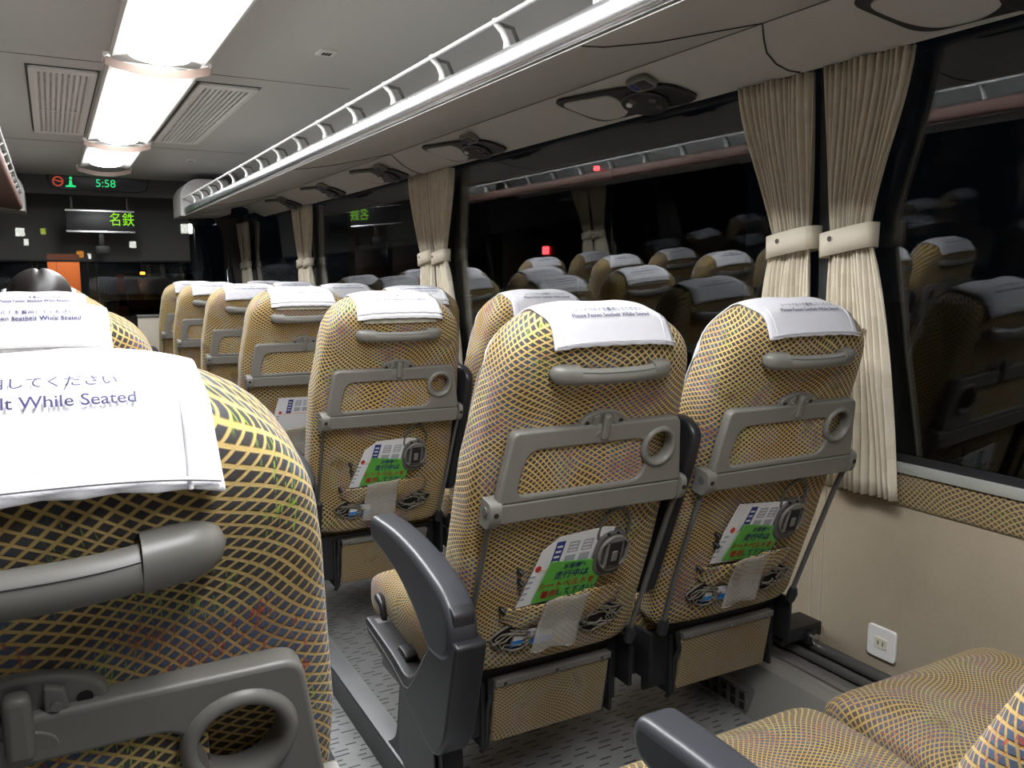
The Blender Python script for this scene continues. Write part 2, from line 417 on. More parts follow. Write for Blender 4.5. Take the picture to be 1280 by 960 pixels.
# ceiling
CZ = 1.80
def ceil_profile():
    pr = []
    for k in range(9):
        a = k / 8; pr.append((0.62 + .30 * sin(a * pi / 2), CZ - 0.24 * (1 - cos(a * pi / 2))))
    right = [(x, z) for x, z in pr]
    left = [(2 * CX - x, z) for x, z in reversed(pr)]
    return left + right
cp = ceil_profile()
V = []; n = len(cp)
for yy in (Y0, Y1):
    for x, z in cp: V.append((x, yy, z))
for yy in (Y0, Y1):
    for x, z in cp: V.append((x, yy, z + 0.03))
F = [(k, k+1, n+k+1, n+k) for k in range(n-1)] + [(2*n+k, 3*n+k, 3*n+k+1, 2*n+k+1) for k in range(n-1)]
ceil = struct(mobj('ceiling', V, F, 'headliner', None, True, auto=40))
for yy in (0.12, 2.31, 4.42):
    for x0, x1 in ((-0.98, -0.405), (-0.081, 0.5)): box('ceiling_seam', x0, x1, yy - .0015, yy + .0015, CZ - .0012, CZ + .002, 'black_plastic', ceil)

# rear bulkhead behind the viewer
struct(box('wall_rear', WL - .05, WX + .05, Y0 - .05, Y0 - .002, FLZ, 1.84, 'headliner'))

# ------------------------------------------------------------------ ceiling light fixtures
def fixture(ya, yb, la, lb, label):
    ft = thing('ceiling_light', label, 'ceiling light', (CX, (ya + yb) / 2, CZ), 0, 'fluorescent fixtures along the ceiling centre')
    h = (yb - ya) / 2; ym = (ya + yb) / 2
    for s in (-1, 1):
        prof = [(s*.160, -.0005), (s*.160, -.012), (s*.150, -.016), (s*.104, -.004), (s*.104, -.0005)]
        extrude_profile('reflector', prof, lambda a, b, i: Vector((a, (-h, h)[i], b)), 'ceiling_trim', ft)
    extrude_profile('backing', [(-.104, -.0005), (.104, -.0005), (.104, -.004), (-.104, -.004)], lambda a, b, i: Vector((a, (-h, h)[i], b)), 'ceiling_trim', ft)
    prof = [(.101 * cos(pi * k / 12), -.005 - .028 * sin(pi * k / 12)) for k in range(13)]
    extrude_profile('diffuser', prof, lambda a, b, i: Vector((a, (la - ym, lb - ym)[i], b)), 'lamp_white', ft)
    return ft
def brace(y, label):
    b = thing('light_brace', label, 'ceiling trim', (CX, y, CZ), 0, 'curved bands across the ceiling lights')
    N = 14; V = []; F = []
    for k in range(N + 1):
        x = -.172 + .344 * k / N; d = .047 - .030 * (x / .172) ** 2
        V += [(x, -.040, -d - .022), (x, .050, -d + .002), (x, .050, -d + .010), (x, -.046, -d + .006)]
    for k in range(N):
        for j in range(4): F.append((4*k+j, 4*k+(j+1)%4, 4*k+4+(j+1)%4, 4*k+4+j))
    F += [(0,1,2,3), (4*N+3, 4*N+2, 4*N+1, 4*N)]
    mobj('band', V, F, 'brace_trim', b, True, auto=40)
    for s in (-1, 1):
        mobj('bracket', [(s*.172, -.05, -.018), (s*.172, .05, -.018), (s*.150, .05, 0), (s*.150, -.05, 0), (s*.176, -.05, -.012), (s*.176, .05, -.012), (s*.176, .05, 0), (s*.176, -.05, 0)],
             [(0,1,2,3),(4,7,6,5),(0,4,5,1),(2,6,7,3),(0,3,7,4),(1,5,6,2)], 'white_plastic', b, False)
    return b
fixture(-1.92, 0.06, -1.50, 0.02, 'bright ceiling light strip above the seat pair beside the wall socket')
fixture(0.16, 2.12, 0.20, 2.10, 'bright ceiling light strip ending at the nearer end of the slotted air grilles')
fixture(2.26, 4.18, 2.36, 4.15, 'bright ceiling light strip between the two slotted air grilles')
fixture(4.32, 5.52, 4.55, 5.30, 'short ceiling light strip next to the clock panel')
brace(0.11, 'brown curved band across the lights above the first row')
brace(2.19, 'brown curved band at the near end of the air grilles'); brace(4.25, 'brown curved band at the far end of the air grilles')
brace(5.58, 'brown curved band at the light end by the clock panel')

# ------------------------------------------------------------------ ceiling air grilles
def grille(x0, x1, y0, y1, label):
    g = thing('air_grille', label, 'air vent', ((x0+x1)/2, (y0+y1)/2, CZ), 0, 'slotted air grilles in the ceiling')
    a, b = (x1-x0)/2, (y1-y0)/2
    M = lambda x, y, z: Vector((x, y, -.001 - (z + .012)))   # outer face down
    plate('frame', [rounded([(-a,-b),(a,-b),(a,b),(-a,b)], .02), rounded([(-a+.022,-b+.06),(a-.022,-b+.06),(a-.022,b-.06),(-a+.022,b-.06)], .01)], .012, 'ceiling_trim', g, lambda x, y, z: Vector((x, y, -.0125 - z)), .002)
    box('gap', -a-.008, a+.008, -b-.008, b+.008, -.003, -.0008, 'black_plastic', g)
    box('backing', -a+.02, a-.02, -b+.055, b-.055, -.0045, -.003, 'black_plastic', g)
    w = 2*a - .05; ncol = 9
    for k in range(ncol + 1):
        x = -a + .025 + w * k / ncol
        box('slat', x - .0055, x + .0055, -b + .058, b - .058, -.011, -.004, 'ceiling_trim', g)
    box('crossbar', -a + .022, a - .022, -.014 + .09, .014 + .09, -.0115, -.004, 'ceiling_trim', g)
    # fine bridges between the slats
    bm = bmesh.new(); m = 44
    for k in range(m):
        y = -b + .07 + (2*b - .14) * k / (m - 1); bbox(bm, -a + .022, a - .022, y - .006, y + .006, -.0095, -.0045)
    o = bmobj('bridges', bm, 'ceiling_trim', g, False); o['kind'] = 'stuff'
grille(-.650, -.420, 2.46, 4.06, 'slotted grey air grille in the ceiling on the side of the reddish-brown rack')
grille(-.062, .170, 2.46, 4.12, 'slotted grey air grille in the ceiling on the side of the silver-edged rack')
def sensor(x, y, label):
    s = thing('ceiling_sensor', label, 'vent', (x, y, CZ), 0, 'small ceiling vents')
    plate('plate', [rounded([(-.03,-.035),(.03,-.035),(.03,.035),(-.03,.035)], .008)], .006, 'ceiling_trim', s, lambda a, b, z: Vector((a, b, -.0065 - z)), .001)
    for k in range(3):
        box('slot', -.014 + .011*k, -.006 + .011*k, -.016, -.002, -.0078, -.006, 'hole', s); box('slot', -.014 + .011*k, -.006 + .011*k, .002, .016, -.0078, -.006, 'hole', s)
sensor(.251, 1.79, 'small square vent with six slots beside the silver-edged rack'); sensor(-.737, 1.79, 'small square vent with six slots beside the reddish-brown rack')
sensor(.242, 4.91, 'tiny dark vent in the ceiling beyond the air grille')

# ------------------------------------------------------------------ luggage racks
RX = 0.28
def rack(sx):
    X = lambda x: x if sx == 1 else 2 * CX - x
    r = thing('luggage_rack', 'long overhead luggage rack with silver edge and white railing above the curtained windows' if sx == 1 else 'overhead luggage rack with reddish-brown underside, across the aisle', 'luggage rack', (0, 0, 0), 0, 'overhead racks')
    ya, yb = -3.3, 5.62
    P = lambda a, b, i: Vector((X(a), (ya, yb)[i], b))
    extrude_profile('underside', [(RX+.012,1.482),(.36,1.492),(.48,1.513),(.60,1.540),(.70,1.563),(.70,1.575),(.60,1.553),(.48,1.526),(.36,1.505),(RX+.02,1.496)], P, 'rack_plastic' if sx == 1 else 'rack_brown', r)
    extrude_profile('window_header', [(.702,1.5625),(.75,1.542),(.82,1.512),(.868,1.491),(.880,1.498),(.880,1.585),(.870,1.585),(.868,1.506),(.82,1.526),(.75,1.556),(.702,1.575)], P, 'rack_plastic', r)
    extrude_profile('shelf', [(RX+.02,1.532),(.60,1.570),(.70,1.585),(.87,1.592),(.87,1.600),(.70,1.593),(.60,1.578),(RX+.02,1.540)], P, 'rack_plastic', r)
    pr = [(RX + .012 + .018*spow(cos(radians(a)), .7), 1.515 + .027*spow(sin(radians(a)), .95)) for a in range(70, 301, 10)]
    extrude_profile('edge_nosing', pr + [(RX+.04, 1.489), (RX+.04, 1.541)], P, 'aluminium' if sx == 1 else 'rack_brown', r, auto=40)
    tube('rail', [(X(RX - .004), ya, 1.603), (X(RX - .004), yb, 1.603)], .0055, 'rack_white', r, 8)
    k = 0; y = 0.2375 - .355 * 9
    while y < yb - .1:
        tube('rail_post', [(X(RX+.022), y - .012, 1.543), (X(RX+.024), y - .004, 1.565), (X(RX+.016), y, 1.585), (X(RX), y, 1.600), (X(RX-.006), y, 1.611)], .008, 'rack_white', r, 8, radii=[.011,.0075,.007,.0075,.006])
        tube('post_stay', [(X(RX+.0), y+.002, 1.602), (X(RX+.05), y+.016, 1.600), (X(RX+.085), y+.03, 1.548)], .005, 'grey_plastic_dark', r, 8)
        y += .355
    # moulded box that closes the front end
    Vv = rounded([(RX-.02,1.478),(.62,1.50),(.62,1.755),(RX+.06,1.755),(RX-.02,1.66)], [.01,.02,.05,.09,.05], 4)
    extrude_profile('end_box', Vv, lambda a, b, i: Vector((X(a), (yb, yb + .42)[i], b)), 'rack_plastic', r)
    return r
rk = rack(1); rack(-1)
# panel joint in the rack underside above the curtains
def under_z(x):
    pr = [(RX+.012,1.482),(.36,1.492),(.48,1.513),(.60,1.540),(.70,1.563),(.868,1.491)]
    for (a, b), (c, d) in zip(pr, pr[1:]):
        if x <= c: return b + (d - b) * (x - a) / (c - a)
    return 1.491
for jy in (0.215, 2.385, 4.55):
    pts = [(.30,.06),(.36,.075),(.48,.06),(.60,.02),(.70,-.005),(.74,.03),(.78,.06),(.82,.07),(.85,.06),(.864,.04)]
    tube('panel_joint', [(x, jy + dy, under_z(x) - .0005) for x, dy in pts], .0022, 'black_plastic', rk, 6)
tube('panel_seam', [(.701, -3.2, 1.5618), (.701, 5.6, 1.5618)], .0012, 'grey_plastic_dark', rk, 6)

# passenger service panels (air nozzle, lamp, call button) on the window header
def service_panel(y, label):
    s = thing('service_panel', label, 'service panel', (.784, y, under_z(.784)), 0, 'service panels under the rack')
    sl = (1.491 - 1.563) / (.868 - .70)
    cs = 1 / sqrt(1 + sl * sl)
    M = lambda x, yy, z: Vector((.80 * x * cs + sl * cs * z, yy, .80 * x * sl * cs - z * cs))
    # plate coordinates: u = x across, v = y along
    plate('surround', [rounded([(-.105,.26),(-.06,-.03),(-.01,-.20),(.085,-.235),(.10,-.19),(.085,.05),(.08,.19)], [.05,.03,.05,.03,.02,.02,.05], 6)], .010, 'black_plastic', s, lambda a, b, z: M(a, b, z + .011), .002)
    plate('speaker_plate', [rounded([(-.088,.232),(-.052,.02),(-.02,.005),(.05,.02),(.075,.07),(.066,.15),(.02,.19)], [.05,.03,.01,.02,.03,.03,.03], 6)], .006, 'rack_plastic', s, lambda a, b, z: M(a, b, z + .016), .002)
    V = []; F = []
    dome = plate('nozzle_dish', [circle(.035, -.065, .066, 28, .085)], .010, 'black_plastic', s, lambda a, b, z: M(a, b, z + .020), .004)
    for k, (a, b) in enumerate(((.0, -.05), (.02, -.115), (.06, -.11))):
        plate('nozzle', [circle(a, b, .011, 14)], .010, 'grey_plastic_dark', s, lambda p, q, z: M(p, q, z + .027), .003)
    plate('lens', [circle(.012, -.022, .010, 14)], .008, 'white_plastic', s, lambda p, q, z: M(p, q, z + .026), .002)
    h = plate('call_unit', [rounded([(-.085,-.175),(-.020,-.175),(-.020,-.085),(-.085,-.085)], .02, 5)], .016, 'grey_plastic', s, lambda a, b, z: M(a, b, z + .017), .005)
    plate('call_window', [rounded([(-.074,-.165),(-.032,-.165),(-.032,-.120),(-.074,-.120)], .008, 4)], .004, 'black_plastic', h, lambda a, b, z: M(a, b, z + .019), .001)
    plate('call_button', [rounded([(-.070,-.113),(-.036,-.113),(-.036,-.096),(-.070,-.096)], .006, 4)], .004, 'print_blue', h, lambda a, b, z: M(a, b, z + .019), .001)
ORD = ['first', 'second', 'third', 'fourth', 'fifth', 'sixth']
for i, yv in enumerate((-0.25, 0.80, 1.82, 2.76, 3.70, 4.64)):
    service_panel(yv, ('black service panel with air nozzles just behind the curtain pair over the socket' if i == 0 else 'black service panel under the silver-edged rack, %s ahead of the curtain pair over the socket' % ORD[i-1]))

# ------------------------------------------------------------------ curtains
def curtain(yg, s, sx, label, ymax_top=.215, bot=.20):
    g0 = .014 if s > 0 else -.004
    """yg: pillar position; s=+1 gathers forward of the pillar, -1 behind it"""
    X = lambda x: x if sx == 1 else 2 * CX - x
    c = thing('curtain', label, 'curtain', (0, 0, 0), 0, 'gathered window curtains')
    rnd = random.Random(hash((round(yg*100), s, sx)) % 1000)
    NU, NZ = 130, 26; zt, zb, zk = 1.490, 0.572, 1.120
    ph = [rnd.uniform(0, 6.28) for _ in range(6)]
    V = []; UV = []
    for j in range(NZ + 1):
        z = zt + (zb - zt) * j / NZ
        if z > zk:
            q = (z - zk) / (zt - zk); q2 = q * q * (3 - 2*q)
            wdt = .105 + (ymax_top - .105) * (q2 * .6 + q * .4); st = .012 + .010 * (1-q)
        else:
            q = (zk - z) / (zk - zb); q2 = sqrt(q) * .5 + q * .5
            wdt = .105 + (bot - .105) * q2; st = .022 - .012 * q
        pin = math.exp(-((z - zk) / .05) ** 2)
        for i in range(NU + 1):
            u = i / NU
            uu = u + .02 * sin(7*u + ph[0] + 2*z)
            y = g0 + st + wdt * uu
            am = (.013 + .004 * sin(5*u + ph[1])) * (1 - .45 * pin)
            fold = spow(sin(2*pi*13*u + 1.5*sin(5*u + ph[5]) + ph[2] + .8*sin(3*z + ph[3])), .7)
            x = glassx(z) - .034 + am * fold + .005 * sin(2*pi*2.5*u + 9*z + ph[4])
            if u < .12: x += .004
            if z < .70: x -= .004 * (1 - (z - zb) / .12)
            V.append((X(x), yg + s * y, z)); UV.append((u * .62, z))
    F = []
    for j in range(NZ):
        for i in range(NU):
            a = j*(NU+1)+i; F.append((a, a+1, a+NU+2, a+NU+1))
    o = mobj('cloth', V, F, 'curtain_cloth', c, True, UV)
    so = o.modifiers.new('thick', 'SOLIDIFY'); so.thickness = .0012; so.offset = 0
    # tie band wrapped round the gathered waist
    V = []; UV = []; F = []; N = 40
    for k in range(N):
        a = 2*pi*k/N; ca, sa = spow(cos(a), .6), spow(sin(a), .6)
        y = g0 + .012 + .060 + .068 * ca; x = glassx(zk) - .033 + .026 * sa
        dz = .022 * ca * (1 if s > 0 else -1) * .5
        for b in (0, 1):
            V.append((X(x + (.003 if b else 0)*sa), yg + s*y, zk - .026 + .052*b - dz)); UV.append((k*.01, .03*b))
    for k in range(N):
        j = (k+1) % N; F.append((2*k, 2*j, 2*j+1, 2*k+1))
    bnd = mobj('tie_band', V, F, 'curtain_cloth', c, True, UV)
    so = bnd.modifiers.new('thick', 'SOLIDIFY'); so.thickness = .003
    xb = glassx(zk) - .033 - .030
    tube('snap_button', [(X(xb + .003), yg + s*(.105 if s > 0 else .045), zk + .004), (X(xb - .003), yg + s*(.105 if s > 0 else .045), zk + .004)], .006, 'chrome', bnd, 12)
    if s < 0: tube('snap_button', [(X(glassx(.93) - .049), yg + s*.128, .93), (X(glassx(.93) - .055), yg + s*.128, .93)], .005, 'chrome', o, 12)
    return c
for i, py in enumerate(PILL[1:5]):
    w = ['the pillar nearest the wall socket', 'the second pillar from the wall socket', 'the third pillar from the wall socket', 'the foremost pillar'][i]
    curtain(py, 1, 1, 'beige tied-back curtain on the forward side of ' + w)
    curtain(py, -1, 1, 'beige tied-back curtain on the rear side of ' + w)
for i, py in enumerate(PILL[1:4]):
    w = ['first', 'second', 'third'][i]
    curtain(py, 1, -1, 'beige curtain across the aisle, %s pillar, forward side, seen reflected' % w)
    curtain(py, -1, -1, 'beige curtain across the aisle, %s pillar, rear side, seen reflected' % w)

# wall socket
so = thing('wall_socket', 'white two-hole power socket on the tan wall', 'socket', (WX, 0.025, 0.237))
MS = lambda a, b, z: Vector((-.0005 - z - .008, -a, b))
plate('cover_plate', [rounded([(-.036,-.036),(.036,-.036),(.036,.036),(-.036,.036)], .009)], .008, 'white_plastic', so, MS, .0025)
o = plate('insert', [rounded([(-.016,-.012),(.016,-.012),(.016,.012),(-.016,.012)], .002)], .003, 'ivory_plastic', so, lambda a, b, z: Vector((-.0085 - z - .002, -a, b)), .0006)
for a in (-.006, .006):
    plate('slot', [[(a-.0012,-.005),(a+.0012,-.005),(a+.0012,.005),(a-.0012,.005)]], .0006, 'hole', o, lambda p, q, z: Vector((-.0108 - z, -p, q)))

# ================================================================== SEATS
# seat-local frame: x across (0 = seat centre), y forward, z up from the platform
SD = Vector((0, -.2961, .9552)); SN = Vector((0, -.9552, -.2961)); SO = Vector((0, .168, .317))
def BK(x, s, wv): return SO + Vector((x, 0, 0)) + SD * s + SN * wv      # back frame: s up the back, wv out of its rear face
def s_of_z(z): return (z - .317) / .9552
ST = 0.695; S1 = s_of_z(.850); T0 = .052; RT = .075
def hw(s):
    b = .196 + (.208 - .196) * min(1, max(0, s / .22))
    if s > .42: b -= .021 * min(1, (s - .42) / .17)
    if s < .03: b *= .90 + .10 * sqrt(max(0, 1 - ((.03 - s) / .03) ** 2))
    if s > S1:
        tt = min(1, (s - S1) / (ST - S1)); b *= max(0, 1 - tt ** 2.7) ** (1 / 2.7)
    return b
def th(s):
    v = T0
    if s > ST - RT: tt = min(1, (s - (ST - RT)) / RT); v *= max(0, 1 - tt ** 2.4) ** (1 / 2.4)
    if s < .03: v *= .75 + .25 * sqrt(max(0, 1 - ((.03 - s) / .03) ** 2))
    return v
def bulge(s):      # the head pillow bulges a little to the rear
    return .010 * math.exp(-((s - .62) / .09) ** 2)
def rear_w(x, s):
    h = max(hw(s), 1e-5); return -T0 + th(s) * max(0, 1 - min(1, abs(x) / h) ** 4.5) ** (1/4.5) * (1 + bulge(s) / T0)
def s_top(x):
    r = min(1, abs(x) / .187); return S1 + (ST - S1) * max(0, 1 - r ** 2.7) ** (1/2.7)

def back_mesh(parent):
    N = 64; rings = []; UV = []
    lev = [0, .006, .014, .03] + [.03 + (S1 - .03) * k / 20 for k in range(1, 21)] + [S1 + (ST - S1) * sin(pi/2 * k / 14) for k in range(1, 14)] + [ST - .00005]
    for s in lev:
        h, t = hw(s), th(s); ring = []; per = 0; prev = None
        for k in range(N):
            a = 2*pi*(k + .5)/N - pi/2      # the UV seam runs down the front
            x = h * spow(cos(a), 2/4.5); wv = t * spow(sin(a), 2/4.5)
            rear = wv > 0
            if rear: wv *= 1 + bulge(s) / T0
            else:    # front: side bolsters with a shallow dish between them
                wv *= 1.25 - .55 * max(0, 1 - (abs(x) / (.62 * h + 1e-6)) ** 2) * (1 if s < .6 else .5)
            p = BK(x, s, -T0 + wv); ring.append(p)
            if prev is not None: per += (p - prev).length
            prev = p; UV.append([per, s])
        mid = (UV[-N + N//2 - 1][0] + UV[-N + N//2][0]) / 2
        for q in range(N): UV[-1 - q][0] -= mid
        rings.append(ring)
    V, F = loft(rings)
    # UVs by loop so that the seam does not smear
    o = mobj('backrest', V, F, 'moquette', parent, True, UV)
    me = o.data; ul = me.uv_layers[0]
    for p in me.polygons:
        us = [ul.data[l].uv[0] for l in p.loop_indices]
        if len(us) == 4 and max(us) - min(us) > .3:
            mx = max(us)
            for l in p.loop_indices:
                if ul.data[l].uv[0] < mx - .3: ul.data[l].uv[0] += mx + .01
    return o

def bib(k): q = min(1, max(0, (k - 4) / 9)); return 1 + .62 * q * q * (3 - 2 * q)
def cover_path(x, sb, sf, off):
    """polyline over the top of the back at lateral position x: rear hem -> crest -> front hem"""
    st = s_top(x) - 1e-4; pts = []
    for k in range(22):
        q = sin(pi/2 * k / 21); s = sb + (st - sb) * q; pts.append((s, rear_w(x, s)))
    for k in range(1, 22):
        q = cos(pi/2 * k / 21); s = sf + (st - sf) * q
        hh = max(hw(s), 1e-5); xe = abs(x) * bib(k); f = max(0, 1 - min(1, xe/hh) ** 4.5) ** (1/4.5)
        dish = 1.25 - .55 * max(0, 1 - (xe / (.62 * hh)) ** 2) * (1 if s < .6 else .5)
        pts.append((s, -T0 - th(s) * f * dish - .002))
    out = []
    for i, (s, wv) in enumerate(pts):
        a = pts[max(0, i-1)]; b = pts[min(len(pts)-1, i+1)]; ds, dw = b[0]-a[0], b[1]-a[1]; L = sqrt(ds*ds + dw*dw) or 1
        flare = .008 * max(0, 1 - i / 9) ** 2
        out.append((s + off * (-dw / L) * 1.0, wv + off * (ds / L) + flare))
    return out
CHW = .115
def cover(parent, sb=s_of_z(.940), text=True, strip=False, lean=0.0):
    NX = 26; V = []; UV = []; F = []; NP = None
    for i in range(NX + 1):
        u = -1 + 2 * i / NX; x = u * CHW
        e = .004 * (abs(u) ** 6)
        pth = cover_path(x, sb - .006 * abs(u) ** 4 - lean * u, .455, .0045); NP = len(pth)
        for j, (s, wv) in enumerate(pth):
            wob = .0016 * sin(9*x*20 + j*.5) * max(0, 1 - j/7)
            xx = x * (1 + .02 * max(0, 1 - j / 10)) * (bib(j - 21) if j > 21 else 1)
            V.append(BK(xx, s, wv + wob)); UV.append((x, j * .01))
    for i in range(NX):
        for j in range(NP - 1): a = i*NP + j; F.append((a, a+1, a+NP+1, a+NP))
    o = mobj('headrest_cover', V, F, 'linen', parent, True, UV); o['label'] = 'white cloth headrest cover' + (' with blue seatbelt print' if text else '')
    sm = o.modifiers.new('thick', 'SOLIDIFY'); sm.thickness = .0022; sm.offset = 1
    # stitched hem
    hp = []
    for i in range(NX + 1):
        u = -1 + 2*i/NX; x = u*CHW*.985; p = cover_path(x, sb - .006*abs(u)**4 - lean*u, .455, .0062)
        s, wv = p[1]; hp.append(BK(x*1.015, s + .003, wv))
    tube('hem', hp, .0013, 'linen', o, 6)
    for sg in (-1, 1):
        x = sg * CHW * .86; tube('hem', [BK(x, a, b) for a, b in cover_path(x, sb - .003 - lean*sg, .455, .0048)[:22]], .0013, 'linen', o, 6)
    if text:
        cache = {}
        def CP(x, pl):
            pth = cover_path(x, sb, .455, .0073); acc = 0
            for a, b in zip(pth, pth[1:]):
                L = sqrt((b[0]-a[0])**2 + (b[1]-a[1])**2)
                if acc + L >= pl: f = (pl-acc)/L; return BK(x, a[0]+(b[0]-a[0])*f, a[1]+(b[1]-a[1])*f)
                acc += L
            return BK(x, *pth[-1])
        textmesh('printed_text', 'シートベルトを着用してください', .0090, 'ink', o, lambda a, b, z: CP(a, .0665 + b), heavy=.012)
        textmesh('printed_text', 'Please Fasten Seatbelt While Seated', .0104, 'ink', o, lambda a, b, z: CP(a, .0535 + b), heavy=.012)
    if strip:
        V = []; F = []; n = 16
        for i in range(n + 1):
            x = -.100 + .2*i/n
            for (ss, dw) in ((sb - .026, .003), (sb - .026, .006), (sb + .02, .008), (sb + .02, .003)): V.append(BK(x, ss, rear_w(x, ss) + dw))
        for i in range(n):
            for j in range(4): F.append((4*i+j, 4*i+(j+1)%4, 4*i+4+(j+1)%4, 4*i+4+j))
        F += [(0,1,2,3), (4*n+3,4*n+2,4*n+1,4*n)]
        b = mobj('fastening_strip', V, F, 'linen_strip', parent, True, auto=40)
        for x in (-.03, -.01): tube('stud', [BK(x, sb - .012, rear_w(x, sb-.012) + .005), BK(x, sb - .012, rear_w(x, sb-.012) + .0085)], .0016, 'black_plastic', b, 8)
    return o

# tray frame: a across, q down from the top edge, z out
TD = Vector((0, .2123, -.9772)); TN = Vector((0, -.9772, -.2123))
def TR(a, q, z): return Vector((a, 0, .80)) + TD * q + TN * z
def tray(parent):
    out = rounded([(-.168, 0), (.167, 0), (.190, .122), (.190, .124), (-.183, .124), (-.183, .108)], [.014, .014, .004, 0, 0, .012])
    win = rounded([(-.136, .034), (.090, .034), (.106, .060), (.100, .112), (-.150, .112), (-.146, .08)], [.028, .026, .02, .026, .024, .01], 6)
    hole = circle(.128, .052, .0265, 32)
    o = plate('tray_table', [out, win, hole], .020, 'grey_plastic', parent, TR, .004, seg=3)
    lip = plate('tray_lip', [rounded([(-.177, .1242), (.190, .1242), (.191, .158), (.184, .164), (-.178, .160)], .003)], .026, 'grey_plastic', o, lambda a, q, z: TR(a, q, z + .0004), .004, seg=3)
    plate('fabric_inset', [rounded([(-.156, .028), (.108, .028), (.112, .118), (-.158, .118)], .02)], .006, 'moquette', o, lambda a, q, z: TR(a, q, z - .006), .001, uv=(.7, .3))
    # raised cup ring
    cr = []; prof = [(.0265, -.018), (.0262, -.004), (.0275, .003), (.031, .0052), (.035, .004), (.0375, .0003), (.0375, -.004)]
    N = 36
    for (r, z) in prof: cr.append([TR(.128 + r*cos(2*pi*k/N), .052 + r*1.02*sin(2*pi*k/N), z) for k in range(N)])
    V, F = loft(cr, False); mobj('cup_ring', V, F, 'grey_plastic', o, True)
    # hinge blocks
    for sg, x0, hwid in ((-1, -.178, .022), (1, .190, .012)):
        pr = rounded([(.118, .006), (.150, .008), (.166, -.002), (.166, -.030), (.118, -.030)], [.012, .012, .008, .004, .004], 4)
        V = []; n = len(pr)
        for xx in (x0, x0 + sg * hwid): V += [TR(xx, q, z) for q, z in pr]
        F = [(i, (i+1) % n, n + (i+1) % n, n + i) for i in range(n)] + [tuple(range(n))[::-1], tuple(range(n, 2*n))]
        h = mobj('hinge', V, F, 'grey_plastic', parent, True, auto=35)
        tube('hinge_screw', [TR(x0 + sg*(hwid - .001), .136, -.010), TR(x0 + sg*(hwid + .002), .136, -.010)], .007, 'grey_plastic_dark', h, 12)
        tube('hinge_screw', [TR(x0 + sg*hwid*.5, .137, .004), TR(x0 + sg*hwid*.5, .137, .0085)], .0045, 'hole', h, 10)
    return o
def latch(parent):
    cx = .0065; top = s_of_z(.828)
    pr = [(cx - .046, 0), (cx + .046, 0), (cx + .046, .010)] + [(cx + .046*cos(radians(a)), .010 + .021*sin(radians(a))) for a in range(15, 180, 15)] + [(cx - .046, .010)]
    sb = s_of_z(.797)
    o = plate('tray_latch', [pr], .012, 'grey_plastic', parent, lambda a, b, z: BK(a, sb + b, z + .011), .003)
    for sg in (-1, 1):
        plate('screw_hole', [circle(cx + sg*.034, .010, .0045, 14)], .002, 'hole', o, lambda a, b, z: BK(a, sb + b, z + .0118))
        plate('ear', [rounded([(cx + sg*.013, .004), (cx + sg*.026, .004), (cx + sg*.024, .022), (cx + sg*.013, .026)], .003)], .006, 'grey_plastic', o, lambda a, b, z: BK(a, sb + b, z + .0155), .0015)
        tube('pin', [BK(cx + sg*.019, sb + .012, .014), BK(cx + sg*.019, sb + .012, .0175)], .003, 'grey_plastic', o, 10)
    hk = rounded([(cx - .008, -.018), (cx + .008, -.018), (cx + .007, .028), (cx - .007, .028)], [.006, .006, .006, .006])
    plate('latch_hook', [hk], .012, 'grey_plastic', o, lambda a, b, z: BK(a, sb + b, z + .0245), .004)
    plate('latch_dimple', [circle(cx, -.013, .020, 24, .013)], .004, 'grey_plastic', o, lambda a, b, z: BK(a, sb + b, z + .0195), .0015)
    return o
def handle(parent):
    s0 = s_of_z(.897)
    path = []; radii = []
    for k in range(25):
        u = -1 + k/12; x = u * .084
        path.append(BK(x, s0 - .001 + .001*u*u, .030 - .009 * abs(u)**3)); radii.append(.0115)
    o = tube('grab_handle', path, .0115, 'grey_plastic', parent, 16, flat=1.15, radii=radii)
    for sg in (-1, 1):
        rings = []; N = 18
        for k in range(15):
            f = k / 14; x = sg * (.072 + .047 * f)
            r = .0165 * sqrt(max(1e-4, 1 - max(0, (f - .45) / .55) ** 2.4)); r = max(r, .0008)
            c = .021 - .010 * f; d = .0135 * (r / .0165)
            rings.append([BK(x, s0 + r*1.0*spow(sin(2*pi*j/N), .8), max(c + d*1.15*spow(cos(2*pi*j/N), .8), -.004)) for j in range(N)])
        V, F = loft(rings); mobj('handle_cap', V, F, 'grey_plastic', o, True, auto=50)
    # thin moulding line along the bar
    tube('seam_line', [BK(-.082 + .164*k/20, s0 + .0085 + .001*((k-10)/10)**2, .0385 - .009*abs((k-10)/10)**3) for k in range(21)], .0006, 'grey_plastic_dark', o, 5)
    return o
def tray_arms(parent):
    for sg, x in ((-1, -.190), (1, .200)):
        xb = sg * .184
        p = [TR(x, .150, -.012), BK(x - sg*.003, s_of_z(.60), .012), BK((x + xb)/2, s_of_z(.46), .004), BK(xb, s_of_z(.36), .002), BK(xb, s_of_z(.335), .002)]
        o = tube('tray_arm', p, .0065, 'grey_plastic_dark', parent, 8, flat=.6)
        tube('arm_end', [BK(xb, s_of_z(.350), .003), BK(xb, s_of_z(.338), .004), BK(xb, s_of_z(.318), .003)], .011, 'black_plastic', o, 10, radii=[.008, .012, .010])
